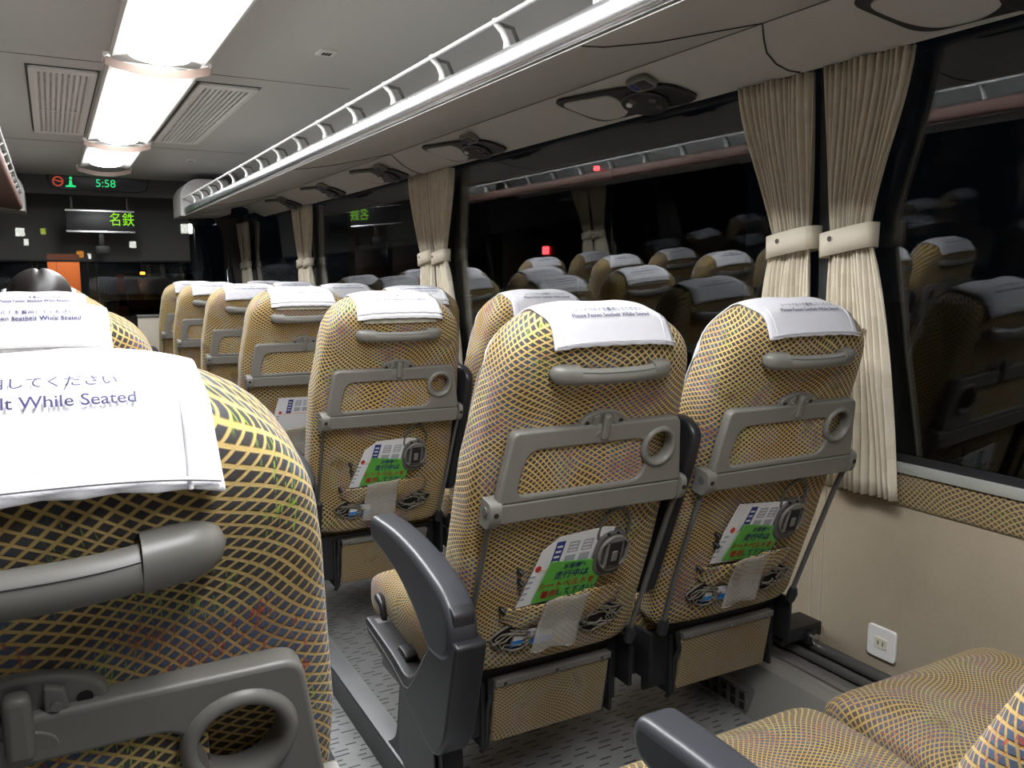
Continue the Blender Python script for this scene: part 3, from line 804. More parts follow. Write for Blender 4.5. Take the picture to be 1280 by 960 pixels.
def pocket(parent, var=0):
    """net pocket in the lower back: flap, worn openings with loose cord, small clips"""
    rnd = random.Random(11 + var)
    def surf(x, z, d): return BK(x, s_of_z(z), rear_w(x, s_of_z(z)) + d)
    NX, NZ = 24, 8; V = []; UV = []; F = []
    for i in range(NX + 1):
        u = -1 + 2*i/NX; x = u * .128
        zt = .474 + .006*sin(3*u + var) - .010*abs(u); zb = .405 + .028*abs(u)**2 + .004*sin(11*u)
        for j in range(NZ + 1):
            v = j / NZ; z = zt + (zb - zt) * v
            d = .003 + .013 * (1 - u*u) * (1 - (v - .35)**2 * 1.5) + .002*sin(14*u + 5*v)
            if j == 0: d += .002
            V.append(surf(x, z, d)); UV.append((x + 1.3, z))
    for i in range(NX):
        for j in range(NZ): a = i*(NZ+1)+j; F.append((a, a+1, a+NZ+2, a+NZ+1))
    o = mobj('pocket_flap', V, F, 'moquette', parent, True, UV)
    so = o.modifiers.new('thick', 'SOLIDIFY'); so.thickness = .003; so.offset = 1
    # worn openings: flat dark patches paint the shade inside them
    for k, (xc, zc, rx, rz) in enumerate(((-.092, .392, .044, .026), (.088, .402, .052, .030))):
        pr = [(xc + rx*(1 + .18*sin(3*a + k + var))*cos(a), zc + rz*(1 + .2*sin(4*a + 2*k))*sin(a)) for a in [2*pi*q/22 for q in range(22)]]
        V = [surf(a, b, .0012) for a, b in pr] + [surf(a, b, .0032) for a, b in pr]; n = len(pr)
        op = mobj('pocket_opening', V, [tuple(range(n, 2*n))] + [(i, (i+1) % n, n+(i+1) % n, n+i) for i in range(n)], 'hole', parent, False)
        for q in range(8):       # loose net cord
            a0 = rnd.uniform(0, 6.28); pts = []
            for m in range(7):
                a = a0 + m * rnd.uniform(.3, .7); rr = rnd.uniform(.35, 1.0)
                pts.append(surf(xc + rx*rr*cos(a), zc + rz*rr*sin(a), .006 + .006*rnd.random()))
            tube('net_cord', pts, rnd.uniform(.0012, .0022), 'cord', op, 6)
        ed = [surf(a, b, .004) for a, b in pr]
        tube('opening_edge', ed, .0022, 'cord', op, 6, closed=True)
    for (x, z) in ((-.104, .535), (-.100, .512), (-.128, .462)):
        tube('pocket_clip', [surf(x, z, .001), surf(x, z, .007), surf(x + .004, z - .004, .011)], .0045, 'black_metal', o, 8)
    return o
def bottle_holder(parent):
    def S(x, z, d): return BK(x, s_of_z(z), rear_w(x, s_of_z(z)) + d)
    xc = .078
    def M(a, b, d): return S(xc + a, .548 + b, d)
    ol = [(.036*spow(cos(t), .75), -.002 + .046*spow(sin(t), .8)) for t in [2*pi*k/36 for k in range(36)]]
    o = plate('bottle_holder', [ol], .016, 'grey_plastic_dark', parent, lambda a, b, z: M(a, b, z + .018), .004)
    rg = circle(0, .004, .034, 34, .036); wn = rounded([(-.014, -.020), (.014, -.020), (.014, .028), (-.014, .028)], .006)
    plate('folding_ring', [rg, wn, rounded([(-.028, -.012), (-.018, -.022), (-.018, .030), (-.028, .020)], .004), rounded([(.018, -.022), (.028, -.012), (.028, .020), (.018, .030)], .004)], .007, 'grey_plastic', o, lambda a, b, z: M(a, b, z + .027), .002)
    plate('well_shade', [rounded([(-.014, -.020), (.014, -.020), (.014, .028), (-.014, .028)], .004)], .003, 'hole', o, lambda a, b, z: M(a, b, z + .0278))  # black plate on top of the ring, painted dark like a shaded recess
    plate('tongue', [rounded([(-.006, -.010), (.006, -.010), (.006, .010), (-.006, .010)], .002)], .004, 'grey_plastic', o, lambda a, b, z: M(a, b, z + .0295), .001)
    lp = [M(.034*cos(radians(a)), .045 + .042*sin(radians(a)), .012) for a in range(-20, 201, 11)]
    tube('wire_loop', lp, .0032, 'grey_plastic_dark', o, 8)
    for a in (-.014, .006): tube('screw', [M(a, .040, .016), M(a, .040, .020)], .0032, 'hole', o, 10)
def footrest(parent):
    z0, z1 = .156, .284; ya, yb = .207, .190
    def P(x, z, d): return Vector((x, yb + (ya - yb)*(z1 - z)/(z1 - z0) - d, z))
    o = plate('footrest_panel', [rounded([(-.103, z0), (.152, z0), (.158, z1), (-.103, z1)], .004)], .014, 'moquette_footrest', parent, lambda a, b, z: P(a, b, z), .003, uv=(2.1, .4))
    plate('footrest_strip', [rounded([(-.104, z1 - .008), (.159, z1 - .008), (.159, z1 + .006), (-.104, z1 + .006)], .002)], .022, 'duct_ledge', o, lambda a, b, z: P(a, b, z + .004), .002)
    for x in (-.085, .028, .135): tube('rivet', [P(x, z1 - .001, .003), P(x, z1 - .001, .007)], .0035, 'chrome', o, 10)
    tube('footrest_bracket', [Vector((-.112, .20, .292)), Vector((-.114, .19, .255)), Vector((-.112, .205, .235)), Vector((-.112, .215, .150)), Vector((-.118, .222, .135))], .006, 'black_metal', o, 8)
    tube('footrest_bracket', [Vector((.165, .21, .292)), Vector((.163, .215, .20)), Vector((.160, .225, .150))], .006, 'black_metal', o, 8)
    for sg, x in ((-1, -.122), (1, .172)): box('footrest_arm', x - .004, x + .004, .205, .30, .15, .285, 'black_metal', o, .002)
def cushion(parent):
    N = 44; rings = []; UV = []
    ys = [.225] + [.225 + .381 * (1 - cos(pi*k/22))/2 for k in range(1, 22)] + [.606]
    for y in ys:
        f = (y - .225) / .381
        e = 1.0
        if f < .08: e = sqrt(max(.05, 1 - ((.08 - f)/.08)**2))
        if f > .80: e = sqrt(max(.02, 1 - ((f - .80)/.20)**2.2))
        hx = .213 * (.93 + .07 * e); zc = .335 - .012 * f * 0; hz = .062 * (.55 + .45 * e) if f > .5 else .058 * (.8 + .2 * e)
        zc = .330 + .012 * f
        ring = []; per = 0; prev = None
        for k in range(N):
            a = 2*pi*(k + .5)/N - pi/2
            x = hx * spow(cos(a), .42); z = zc + hz * spow(sin(a), .5)
            if sin(a) > 0: z += .012 * (abs(x)/hx)**3 - .006
            p = Vector((x, y, z)); ring.append(p)
            if prev is not None: per += (p - prev).length
            prev = p; UV.append((per, y))
        rings.append(ring)
    V, F = loft(rings)
    o = mobj('seat_cushion', V, F, 'moquette_cushion', parent, True, UV)
    me = o.data; ul = me.uv_layers[0]
    for p in me.polygons:
        us = [ul.data[l].uv[0] for l in p.loop_indices]
        if len(us) == 4 and max(us) - min(us) > .4:
            mx = max(us)
            for l in p.loop_indices:
                if ul.data[l].uv[0] < mx - .4: ul.data[l].uv[0] += mx + .01
    # piping along both upper edges and across the front
    pts = [Vector((sx * .204, y, .371)) for sx, y in ((-1, .16), (-1, .50))]
    return o
def armrest(parent, sg):
    """sg=-1: outer arm on the seat's left, +1 on its right"""
    PX = lambda x0: (lambda a, b, z: Vector((sg * (x0 + z), a, b)))
    con = rounded([(.490, .338), (.478, .306), (.286, .270), (.175, .222), (.120, .215), (.082, .262), (.030, .452), (.100, .462), (.158, .400), (.215, .330), (.262, .300), (.330, .318)],
                  [.012, .02, .05, .03, .02, .03, .01, .01, .05, .03, .03, .03], 4)
    o = plate('side_console', [con], .058, 'black_plastic', parent, PX(.258), .006)
    pl = rounded([(.472, .342), (.340, .322), (.275, .306), (.262, .304), (.262, .300), (.34, .316), (.474, .337)], .002)
    plate('console_tray', [rounded([(.470, .336), (.335, .316), (.270, .301), (.272, .296), (.335, .310), (.468, .328)], .002)], .030, 'grey_plastic_dark', o, PX(.243), .001)
    bt = rounded([(.345, .318), (.300, .310), (.300, .320), (.312, .326), (.340, .329)], .004); plate('recline_button', [bt], .026, 'black_plastic', o, PX(.240), .003)
    tube('console_edge', [Vector((sg*.2575, y, z)) for y, z in ((.480, .322), (.40, .312), (.330, .300), (.268, .283), (.245, .288), (.215, .318), (.160, .388))], .0012, 'grey_plastic', o, 6)
    tube('height_lever', [Vector((sg*.225, .46, .335)), Vector((sg*.225, .470, .358)), Vector((sg*.222, .490, .366)), Vector((sg*.215, .515, .360))], .008, 'black_plastic', o, 8, radii=[.006, .007, .010, .012])
    arm = rounded([(.430, .572), (.310, .574), (.195, .560), (.088, .530), (.046, .490), (.050, .430), (.085, .404), (.150, .402), (.185, .440), (.270, .488), (.350, .508), (.425, .520), (.440, .545)],
                  [.03, .05, .06, .06, .04, .03, .03, .03, .04, .05, .04, .02, .02], 6)
    a = plate('armrest', [arm], .056, 'arm_plastic', parent, PX(.262), .013, seg=4)
    plate('pivot_cover', [rounded([(.048, .500), (.070, .512), (.082, .470), (.078, .415), (.052, .425)], .008, 4)], .040, 'black_plastic', a, PX(.254), .004)
    for x in (.2435,): pass
    return o
def centre_arm(parent, x):
    pr = rounded([(.395, .036), (.470, .036), (.485, .005), (.480, -.040), (.10, -.052), (.075, -.02), (.10, .012)], [.02, .02, .02, .03, .03, .02, .05], 5)
    # raised armrest standing between the backs: (s, w) profile extruded across
    plate('folded_armrest', [pr], .024, 'black_plastic', parent, lambda a, b, z: BK(x + z + .012, a, b - .022), .008, seg=3)
def base(parent, aisle):
    # beam, side plates and pedestal in black steel
    o = box('seat_frame', -.212, .212, .225, .52, .205, .268, 'black_metal', parent, .006)
    box('frame_skirt', -.190, .190, .214, .222, .17, .300, 'black_metal', parent, .004)
    for sg in (-1, 1): box('back_bracket', sg*.200 - .005, sg*.200 + .005, .175, .30, .21, .315, 'black_metal', parent, .004)
    if aisle:
        x = .158 * aisle
        bm = bmesh.new()
        pr = rounded([(.22, 0), (.56, 0), (.50, .04), (.47, .20), (.26, .20), (.245, .04)], [.004, .004, .03, .01, .01, .03], 3)
        bm.free()
        extrude_profile('pedestal', pr, lambda a, b, i: Vector((x + (-.014, .030)[i] * aisle, a, b + .0005 if b == 0 else b)), 'black_metal', parent)
        tube('floor_bolt', [(x + .008*aisle, .54, .003), (x + .008*aisle, .54, .012)], .008, 'rail_metal', parent, 8)
        plate('pedestal_cover', [rounded([(.27, .01), (.47, .01), (.455, .19), (.28, .19)], .03)], .006, 'black_plastic', parent, lambda a, b, z: Vector((aisle*(.1945 + z), a, b)), .002)
    else:
        box('wall_mount', .205, .335, .20, .27, .188, .222, 'black_metal', parent, .004)
        tube('mount_bolt', [(.30, .185, .190), (.30, .202, .190)], .013, 'chrome', parent, 12)
        tube('mount_bolt', [(.30, .192, .190), (.30, .204, .190)], .020, 'black_metal', parent, 12)

def make_seat(kind):
    """kind: 'RA' aisle seat of the right side, 'LA' aisle seat of the left side, 'RW'/'LW' window seats"""
    s = thing('coach_seat', 'seat', 'seat', (0, 0, 0), 0, 'coach seats with moquette covers')
    back_mesh(s); handle(s); latch(s); tray(s); tray_arms(s); pocket(s); bottle_holder(s); footrest(s); cushion(s)
    if kind == 'RA': armrest(s, -1); base(s, -1); centre_arm(s, .224)
    elif kind == 'LA': armrest(s, 1); base(s, 1); centre_arm(s, -.224)
    else: base(s, 0)
    if kind == 'LW':
        for c in s.children:
            if c.name.startswith(('wall_mount', 'mount_bolt')):
                for v in c.data.vertices: v.co.x = -v.co.x
    return s
def copy_tree(o, parent=None):
    c = o.copy(); COL.objects.link(c); c.parent = parent
    for ch in list(o.children): copy_tree(ch, c)
    return c
proto = {k: make_seat(k) for k in ('RA', 'RW', 'LA', 'LW')}
# cover prototypes: built once on a hidden-free holder, copied under each seat
holder = thing('holder', 'x', 'x')
cov = {'text': [], 'plain': [], 'strip': []}
before = set(holder.children)
cov['text'] = [cover(holder, text=True)]
cov['plain'] = [cover(holder, text=False)]
n0 = set(holder.children); cover(holder, sb=s_of_z(.952), text=False, strip=True); cov['strip'] = [c for c in holder.children if c not in n0]
n0 = set(holder.children); cover(holder, sb=s_of_z(.952), text=True, strip=True); cov['textstrip'] = [c for c in holder.children if c not in n0]
cov['low'] = [cover(holder, sb=s_of_z(.938), text=True)]
used = set()
def put_seat(kind, x, y, label, cv):
    if kind in used: s = copy_tree(proto[kind])
    else: s = proto[kind]; used.add(kind)
    s.location = (x, y, 0); s['label'] = label
    for c in cov[cv]: copy_tree(c, s)
    return s
def recline(s, deg, piv=(0, .20, .33)):
    keep = ('seat_cushion', 'side_console', 'armrest', 'seat_frame', 'frame_skirt', 'back_bracket', 'pedestal', 'floor_bolt', 'footrest', 'wall_mount', 'mount_bolt')
    T = Matrix.Translation(Vector(piv)); m = T @ Matrix.Rotation(radians(deg), 4, 'X') @ T.inverted()
    for c in s.children:
        if not c.name.startswith(keep): c.matrix_local = m @ c.matrix_local
AX, BX = .168, .616
rows = [(-.87, 'the wall socket row', 'text', 'text'), (0, 'first row ahead of the wall socket', 'text', 'text'), (.95, 'second row ahead of the wall socket', 'strip', 'text'),
        (1.90, 'third row ahead of the wall socket', 'strip', 'textstrip'), (2.78, 'fourth row ahead of the wall socket', 'text', 'text'), (3.77, 'fifth row ahead of the wall socket', 'plain', 'text'), (4.50, 'foremost row on the socket side', 'plain', 'plain')]
for i, (y, nm, c1, c2) in enumerate(rows):
    if i == 0: l1, l2 = 'yellow-blue patterned aisle seat with black armrest, beside the wall socket', 'yellow-blue patterned window seat beside the wall socket'
    else: l1, l2 = 'yellow patterned aisle seat on the socket side, ' + nm, 'yellow patterned window seat on the socket side, ' + nm
    a = put_seat('RA', AX, y, l1, c1); b = put_seat('RW', BX, y - .005, l2, c2)
    if i == 0: late_recline = (a, b)
LX = AX - .829; LW = LX - .448
lrows = [(-.61, 'two rows behind the dark-haired passenger', 'low'), (.34, 'directly behind the dark-haired passenger', 'text'), (1.29, 'holding the dark-haired passenger', 'text'),
         (2.24, 'one row ahead of the dark-haired passenger', 'text'), (3.19, 'two rows ahead of the dark-haired passenger', 'text'), (4.14, 'three rows ahead of the dark-haired passenger', 'text')]
for y, nm, cv in lrows:
    put_seat('LA', LX, y, 'yellow-blue patterned left aisle seat ' + nm, cv)
    put_seat('LW', LW, y, 'left window seat, ' + nm.replace('holding', 'beside') + ', seen reflected', 'text')
for q in late_recline: recline(q, 9.5)
def remove_tree(o):
    for c in list(o.children): remove_tree(c)
    bpy.data.objects.remove(o)
remove_tree(holder)

# ================================================================== THINGS IN THE SEAT POCKETS
def pocket_things(sx, sy, where, kind):
    """white leaflet, green notice card and clear pouch tucked in a seat-back pocket; sx, sy: seat position"""
    base_o = Vector((sx, sy, 0))
    def frame(th, x0, z0, rot, d0, tilt):
        """plate frame on the seat back: a across, b up, origin at (x0,z0), standing d0 off the back and leaning out by tilt"""
        cr, sr = cos(rot), sin(rot)
        def M(a, b, z):
            xa = a*cr - b*sr; bb = a*sr + b*cr
            return BK(x0 + xa, s_of_z(z0) + bb, d0 + tilt*bb + z)
        return M
    r = {'A': 0.0, 'B': -.10, 'C': -.04, 'D': -.02}[kind]
    lf = thing('timetable_leaflet', 'white leaflet with blue panels on %s' % where, 'leaflet', base_o, 0, 'leaflets in seat pockets')
    M = frame(lf, -.008, .540, r, .010, .06)
    if kind in 'AC': ol = [(-.092, -.085), (.066, -.085), (.086, .062), (.060, .066), (-.030, .060), (-.062, .034), (-.070, 0)]
    else: ol = [(-.086, -.085), (.078, -.085), (.086, .058), (-.072, .058), (-.082, 0)]
    plate('sheet', [ol], .0016, 'paper', lf, M)
    def rect(nm, a0, a1, b0, b1, mat, dz=.0004, sk=.12): plate(nm, [[(a0 + sk*b0, b0), (a1 + sk*b0, b0), (a1 + sk*b1, b1), (a0 + sk*b1, b1)]], .0004, mat, lf, lambda a, b, z: M(a, b, z + dz))
    rect('printed_panel', -.040, -.022, -.010, .050, 'print_blue')
    for k in range(3): rect('printed_panel', -.012 + .030*k, .010 + .030*k, .022, .046, 'print_grey')
    for k in range(3): rect('printed_panel', -.012 + .030*k, .010 + .030*k, .000, .016, 'print_grey')
    rect('printed_bar', -.06, .075, -.012, -.006, 'paper_pink')
    for k in range(9): rect('printed_line', -.010 + .030*(k % 3), .006 + .030*(k % 3), .0255 + .007*(k//3), .0275 + .007*(k//3), 'paper', .0008)
    for k in range(5): rect('printed_line', -.082 + .002*k, -.070 + .002*k, -.070 + .012*k, -.065 + .012*k, 'print_grey')
    for k in range(4): rect('printed_line', -.037, -.026, .004 + .011*k, .008 + .011*k, 'paper', .0008)
    plate('printed_logo', [circle(-.062, -.004, .006, 16, .007)], .0004, 'print_red', lf, lambda a, b, z: M(a, b, z + .0004))
    if kind in 'AB':
        textmesh('printed_letters', 'JR', .012, 'paper', lf, lambda a, b, z: M(a - .062, b - .004, .0009)) if False else None
    gp = None
    if kind != 'D':
        g = thing('notice_card', 'green seatbelt notice card with lettering on %s' % where, 'notice card', base_o, 0, 'green notice cards')
        G = frame(g, .002, .5135, r - .03, .0135, .05)
        plate('card', [[(-.074, -.052), (.056, -.046), (.072, .026), (-.052, .036)]], .0016, 'card_green', g, G)
        def tx(body, size, a0, b0, mat, sh=.16): textmesh('lettering', body, size, mat, g, lambda a, b, z: G(a + a0 + sh*(b + b0), b + b0, .0006), 'CENTER', heavy=.022)
        tx('お客様へ', .0125, -.002, .022, 'print_blue'); tx('走行中は', .0185, -.002, .0035, 'print_blue')
        tx('シートベルトを', .0175, -.004, -.017, 'print_red')
        tx('着用', .0175, -.036, -.036, 'print_red'); tx('して下さい', .0165, .020, -.035, 'print_blue')
    b = thing('clear_pouch', 'clear plastic pouch hanging on %s' % where, 'plastic pouch', base_o, 0, 'clear pouches')
    Bm = frame(b, -.016, .436, -.02 if kind == 'A' else .06, .031, .02)
    rnd = random.Random(hash(where) % 999); NX, NZ = 12, 14; V = []; F = []
    for i in range(NX + 1):
        for j in range(NZ + 1):
            a = -.048 + .096*i/NX; bb = -.062 + .115*j/NZ
            V.append(Bm(a + .006*bb/.06, bb, .0022*sin(9*i/NX + 2*j/NZ) + .0020*sin(7*j/NZ + 1) + .0016*rnd.random()))
    for i in range(NX):
        for j in range(NZ): q = i*(NZ+1)+j; F.append((q, q+1, q+NZ+2, q+NZ+1))
    o = mobj('film', V, F, 'clear_film', b, True); so = o.modifiers.new('thick', 'SOLIDIFY'); so.thickness = .0006
    tube('seal_edge', [Bm(-.048 + .096*k/8 - .006, -.0625, .006*sin(9*k/8)) for k in range(9)], .0012, 'clear_film', o, 6)
    k = thing('tissue_pack', 'blue and white paper pack in %s' % where, 'paper pack', base_o, 0, 'paper packs in pockets')
    K = frame(k, -.062, .386, -.05, .0065, .0)
    wv = .05 if kind == 'A' else .026
    plate('wrapper', [[(-.034, .000), (wv, .000), (wv, .020), (-.030, .020)]], .003, 'paper', k, K)
    plate('band', [[(-.036, -.014), (wv + .006, -.014), (wv + .004, .0005), (-.036, .0005)]], .0036, 'bright_blue', k, K, .001)
    if kind == 'A': textmesh('lettering', '版社サ', .011, 'print_blue', k, lambda a, b, z: K(a, b + .011, .0005))
pocket_things(AX, 0, 'aisle seat, first row ahead of the socket', 'A')
pocket_things(BX, -.005, 'window seat, first row ahead of the socket', 'B')
pocket_things(AX, .95, 'aisle seat, second row ahead of the socket', 'C')
pocket_things(AX, 1.90, 'aisle seat, third row ahead of the socket', 'D')

# ================================================================== PASSENGER
def person():
    p = thing('person', 'dark-haired passenger seated and facing forward, only the crown showing above the seat', 'person', (LX + .01, 1.37, 0))
    J = {}; 
    def j(n, x, y, z, r): J[n] = ((x, y, z), r)
    j('pelvis', 0, .24, .47, .115); j('waist', 0, .215, .60, .105); j('chest', 0, .185, .76, .118); j('neckb', 0, .17, .86, .055); j('neck', 0, .175, .905, .048)
    j('jaw', 0, .200, .955, .060); j('skull', 0, .187, .985, .072); j('crown', 0, .178, 1.012, .045)
    E_ = [('pelvis','waist'),('waist','chest'),('chest','neckb'),('neckb','neck'),('neck','jaw'),('jaw','skull'),('skull','crown')]
    for sg, t in ((-1, 'l'), (1, 'r')):
        j('sh'+t, sg*.15, .185, .82, .052); j('el'+t, sg*.19, .25, .60, .042); j('wr'+t, sg*.10, .44, .52, .028); j('ha'+t, sg*.075, .50, .515, .026)
        j('hp'+t, sg*.085, .27, .475, .082); j('kn'+t, sg*.095, .64, .485, .062); j('an'+t, sg*.095, .68, .10, .040); j('to'+t, sg*.095, .80, .040, .036)
        E_ += [('chest','sh'+t),('sh'+t,'el'+t),('el'+t,'wr'+t),('wr'+t,'ha'+t),('pelvis','hp'+t),('hp'+t,'kn'+t),('kn'+t,'an'+t),('an'+t,'to'+t)]
        for f in range(4):
            a = -.018 + .012*f; L = (.040, .046, .043, .034)[f]
            j('f%d%s' % (f, t), sg*.075 + a, .525, .512, .0085); j('g%d%s' % (f, t), sg*.075 + a, .525 + L*.6, .500, .008); j('h%d%s' % (f, t), sg*.075 + a, .525 + L, .484, .007)
            E_ += [('ha'+t, 'f%d%s' % (f, t)), ('f%d%s' % (f, t), 'g%d%s' % (f, t)), ('g%d%s' % (f, t), 'h%d%s' % (f, t))]
        j('t0'+t, sg*.048, .505, .518, .009); j('t1'+t, sg*.036, .530, .512, .008); E_ += [('ha'+t, 't0'+t), ('t0'+t, 't1'+t)]
    names = list(J); me = bpy.data.meshes.new('body'); me.from_pydata([J[n][0] for n in names], [(names.index(a), names.index(b)) for a, b in E_], [])
    o = bpy.data.objects.new('body', me); link(o, p)
    me.skin_vertices.new() if hasattr(me.skin_vertices, 'new') else None
    sk = o.modifiers.new('skin', 'SKIN')
    if not me.skin_vertices:
        bpy.context.view_layer.objects.active = o; bpy.ops.mesh.customdata_skin_add()
    for i, n in enumerate(names):
        v = me.skin_vertices[0].data[i]; v.radius = (J[n][1], J[n][1]); v.use_root = (n == 'pelvis')
    o.modifiers.new('sub', 'SUBSURF').levels = 2; o.modifiers['sub'].render_levels = 2
    t = NT('passenger_skin_and_clothes'); tc = t.n('ShaderNodeTexCoord').outputs['Object']; sp = t.n('ShaderNodeSeparateXYZ'); t.l(tc, sp.inputs[0])
    up = t.math('GREATER_THAN', sp.outputs[2], .875); hand = t.math('GREATER_THAN', sp.outputs[1], .47); hh = t.math('MULTIPLY', hand, t.math('GREATER_THAN', sp.outputs[2], .478))
    nar = t.math('LESS_THAN', t.math('ABSOLUTE', sp.outputs[0]), .13)
    col = t.mix(t.math('MAXIMUM', up, t.math('MULTIPLY', t.math('MULTIPLY', hh, nar), t.math('LESS_THAN', sp.outputs[1], .585))), (.03, .035, .06), (.52, .33, .24))
    t.l(col, t.bs.inputs['Base Color']); t.bs.inputs['Roughness'].default_value = .7; me.materials.append(t.m)
    # face: nose, eyes, mouth, ears (turned away from the viewer)
    def ell(name, c, r, mat, par=o, n=14):
        rings = [[Vector((c[0] + r[0]*sin(pi*i/n)*cos(2*pi*k/18), c[1] + r[1]*sin(pi*i/n)*sin(2*pi*k/18), c[2] + r[2]*cos(pi*max(.001, min(n-.001, i))/n))) for k in range(18)] for i in range(n + 1)]
        V, F = loft(rings); return mobj(name, V, F, mat, par, True)
    ell('nose', (0, .272, .952), (.012, .016, .020), 'skin')
    for sg in (-1, 1):
        ell('eye', (sg*.030, .258, .972), (.012, .008, .007), 'white_plastic'); ell('ear', (sg*.074, .180, .960), (.010, .018, .030), 'skin')
    ell('mouth', (0, .262, .915), (.022, .007, .006), 'print_red')
    # hair: cap with a centre parting
    V = []; F = []; n, m = 40, 26
    for i in range(m + 1):
        ph = pi * .70 * i / m
        for k in range(n):
            a = 2*pi*k/n; rx, ry, rz = .082, .100, .082
            x, y, z = rx*sin(ph)*cos(a), ry*sin(ph)*sin(a), rz*cos(ph)
            part = math.exp(-(x/.006)**2) * max(0, cos(ph)) * .006
            lump = .0025*sin(9*a + 4*ph) * sin(ph) + .0018*sin(23*a)*sin(ph)
            front = .0
            if sin(a) > .2 and ph > 1.15: y *= .86; z += .02*(ph - 1.15)
            V.append(((x)*(1 + lump*8), .178 + y*(1 + lump*8), .984 + z - part))
    for i in range(m):
        for k in range(n): F.append((i*n+k, i*n+(k+1)%n, (i+1)*n+(k+1)%n, (i+1)*n+k))
    F.append(tuple(range(n))[::-1])
    mobj('hair', V, F, 'hair', p, True)['label'] = 'short black hair with a parting'
    return p
person()

# ================================================================== FRONT OF THE COACH
FY = 6.30
struct(box('wall_front', 2*CX - .9, .9, FY + .02, FY + .10, 1.66, 1.84, 'front_plastic'))
# clock and warning-lamp panel
cl = thing('clock_panel', 'dark panel over the aisle showing green 5:58 and two warning symbols', 'display', (CX, FY, 1.745))
FM = lambda a, b, z: Vector((a, -z, b))
plate('housing', [rounded([(-.36, .055), (-.33, -.040), (-.27, -.050), (.27, -.054), (.335, -.042), (.36, .052)], [.01, .03, .03, .03, .03, .01])], .03, 'black_plastic', cl, lambda a, b, z: FM(a, b, z + .012), .004)
textmesh('clock_digits', '5:58', .085, 'led_green', cl, lambda a, b, z: FM(a + .045, b + .004, .0135), sx=1.0)
sy = plate('warning_symbol', [circle(-.285, .008, .038, 26), circle(-.285, .008, .028, 26)], .001, 'led_red', cl, lambda a, b, z: FM(a, b, z + .0135)); sy['label'] = 'red ring symbol'
plate('warning_symbol', [rounded([(-.310, .014), (-.258, .000), (-.258, .010), (-.310, .022)], .002)], .001, 'led_red', cl, lambda a, b, z: FM(a, b, z + .0137))
sb_ = plate('seatbelt_symbol', [circle(-.197, .036, .011, 16)], .001, 'led_green', cl, lambda a, b, z: FM(a, b, z + .0135)); sb_['label'] = 'green seated figure symbol'
plate('seatbelt_symbol', [[(-.206, .022), (-.190, .022), (-.186, -.016), (-.164, -.020), (-.164, -.032), (-.235, -.032), (-.235, -.022), (-.212, -.016)]], .001, 'led_green', cl, lambda a, b, z: FM(a, b, z + .0135))
# destination sign
dsn = thing('led_sign', 'long dark sign with silver edges and green LED characters', 'display', (CX, 6.42, 1.465))
box('screen', -.245, .245, 0, .05, -.085, .085, 'black_plastic', dsn, .004)
for zz in (-.082, .082): box('edge_bar', -.25, .25, -.008, .004, zz - .008, zz + .008, 'aluminium', dsn, .002)
textmesh('led_characters', '名鉄', .115, 'led_lime', dsn, lambda a, b, z: Vector((a + .155, -.0015, b + .012)), sx=.82)
box('sign_bracket', -.02, .02, .02, .045, -.20, -.085, 'black_metal', dsn, .004); box('sign_bracket', -.05, .06, .005, .06, -.26, -.19, 'black_metal', dsn, .01)
for s in (-1, 1): box('sign_hanger', s*.2 - .008, s*.2 + .008, .02, .04, .085, .20, 'black_metal', dsn)
# smoky roll-down sun screen and windscreen
ss = thing('sun_screen', 'smoky translucent sun screen rolled down over the windscreen', 'sun screen', (CX, 7.05, 0))
plate('sheet', [[(-.95, 1.165), (.75, 1.165), (.75, 1.75), (-.95, 1.75)]], .002, 'sun_screen', ss, lambda a, b, z: Vector((a, -z, b)))
box('bottom_bar', -.95, .75, -.010, .010, 1.150, 1.168, 'black_metal', ss, .004)
tube('roller', [(-.97, .01, 1.765), (.77, .01, 1.765)], .022, 'front_plastic', ss, 12)
ws = struct(box('window_13', 2*CX - .92, .92, 7.55, 7.556, .55, 1.84, 'windshield_glass'))
for i, (a, b) in enumerate(((.90, .98), (2*CX - .98, 2*CX - .90))): struct(box('trim_windscreen_post_%d' % (i+1), a, b, 7.45, 7.62, .55, 1.86, 'front_plastic', None, .02))
struct(box('wall_nose', 2*CX - .98, .98, 7.50, 7.60, FLZ, .55, 'front_plastic'))
struct(box('ceiling_front', 2*CX - .98, .98, FY + .10, 7.62, 1.82, 1.86, 'front_plastic'))
db = thing('dashboard', 'black dashboard under the windscreen', 'dashboard', (CX, 7.2, FLZ))
extrude_profile('body', rounded([(-.25, .0005), (.28, .0005), (.28, .68), (.10, .74), (-.20, .66), (-.25, .50)], [0, 0, .03, .05, .05, .05]), lambda a, b, i: Vector(((-1.05, .95)[i], a, b)), 'front_plastic', db)
tube('steering_wheel', [Vector((-.55 + .22*cos(2*pi*k/28), -.36 + .12*sin(2*pi*k/28), .74 + .18*sin(2*pi*k/28))) for k in range(28)], .015, 'black_plastic', db, 8, closed=True)
tube('steering_column', [(-.55, -.36, .74), (-.55, -.22, .60)], .03, 'black_plastic', db, 10)
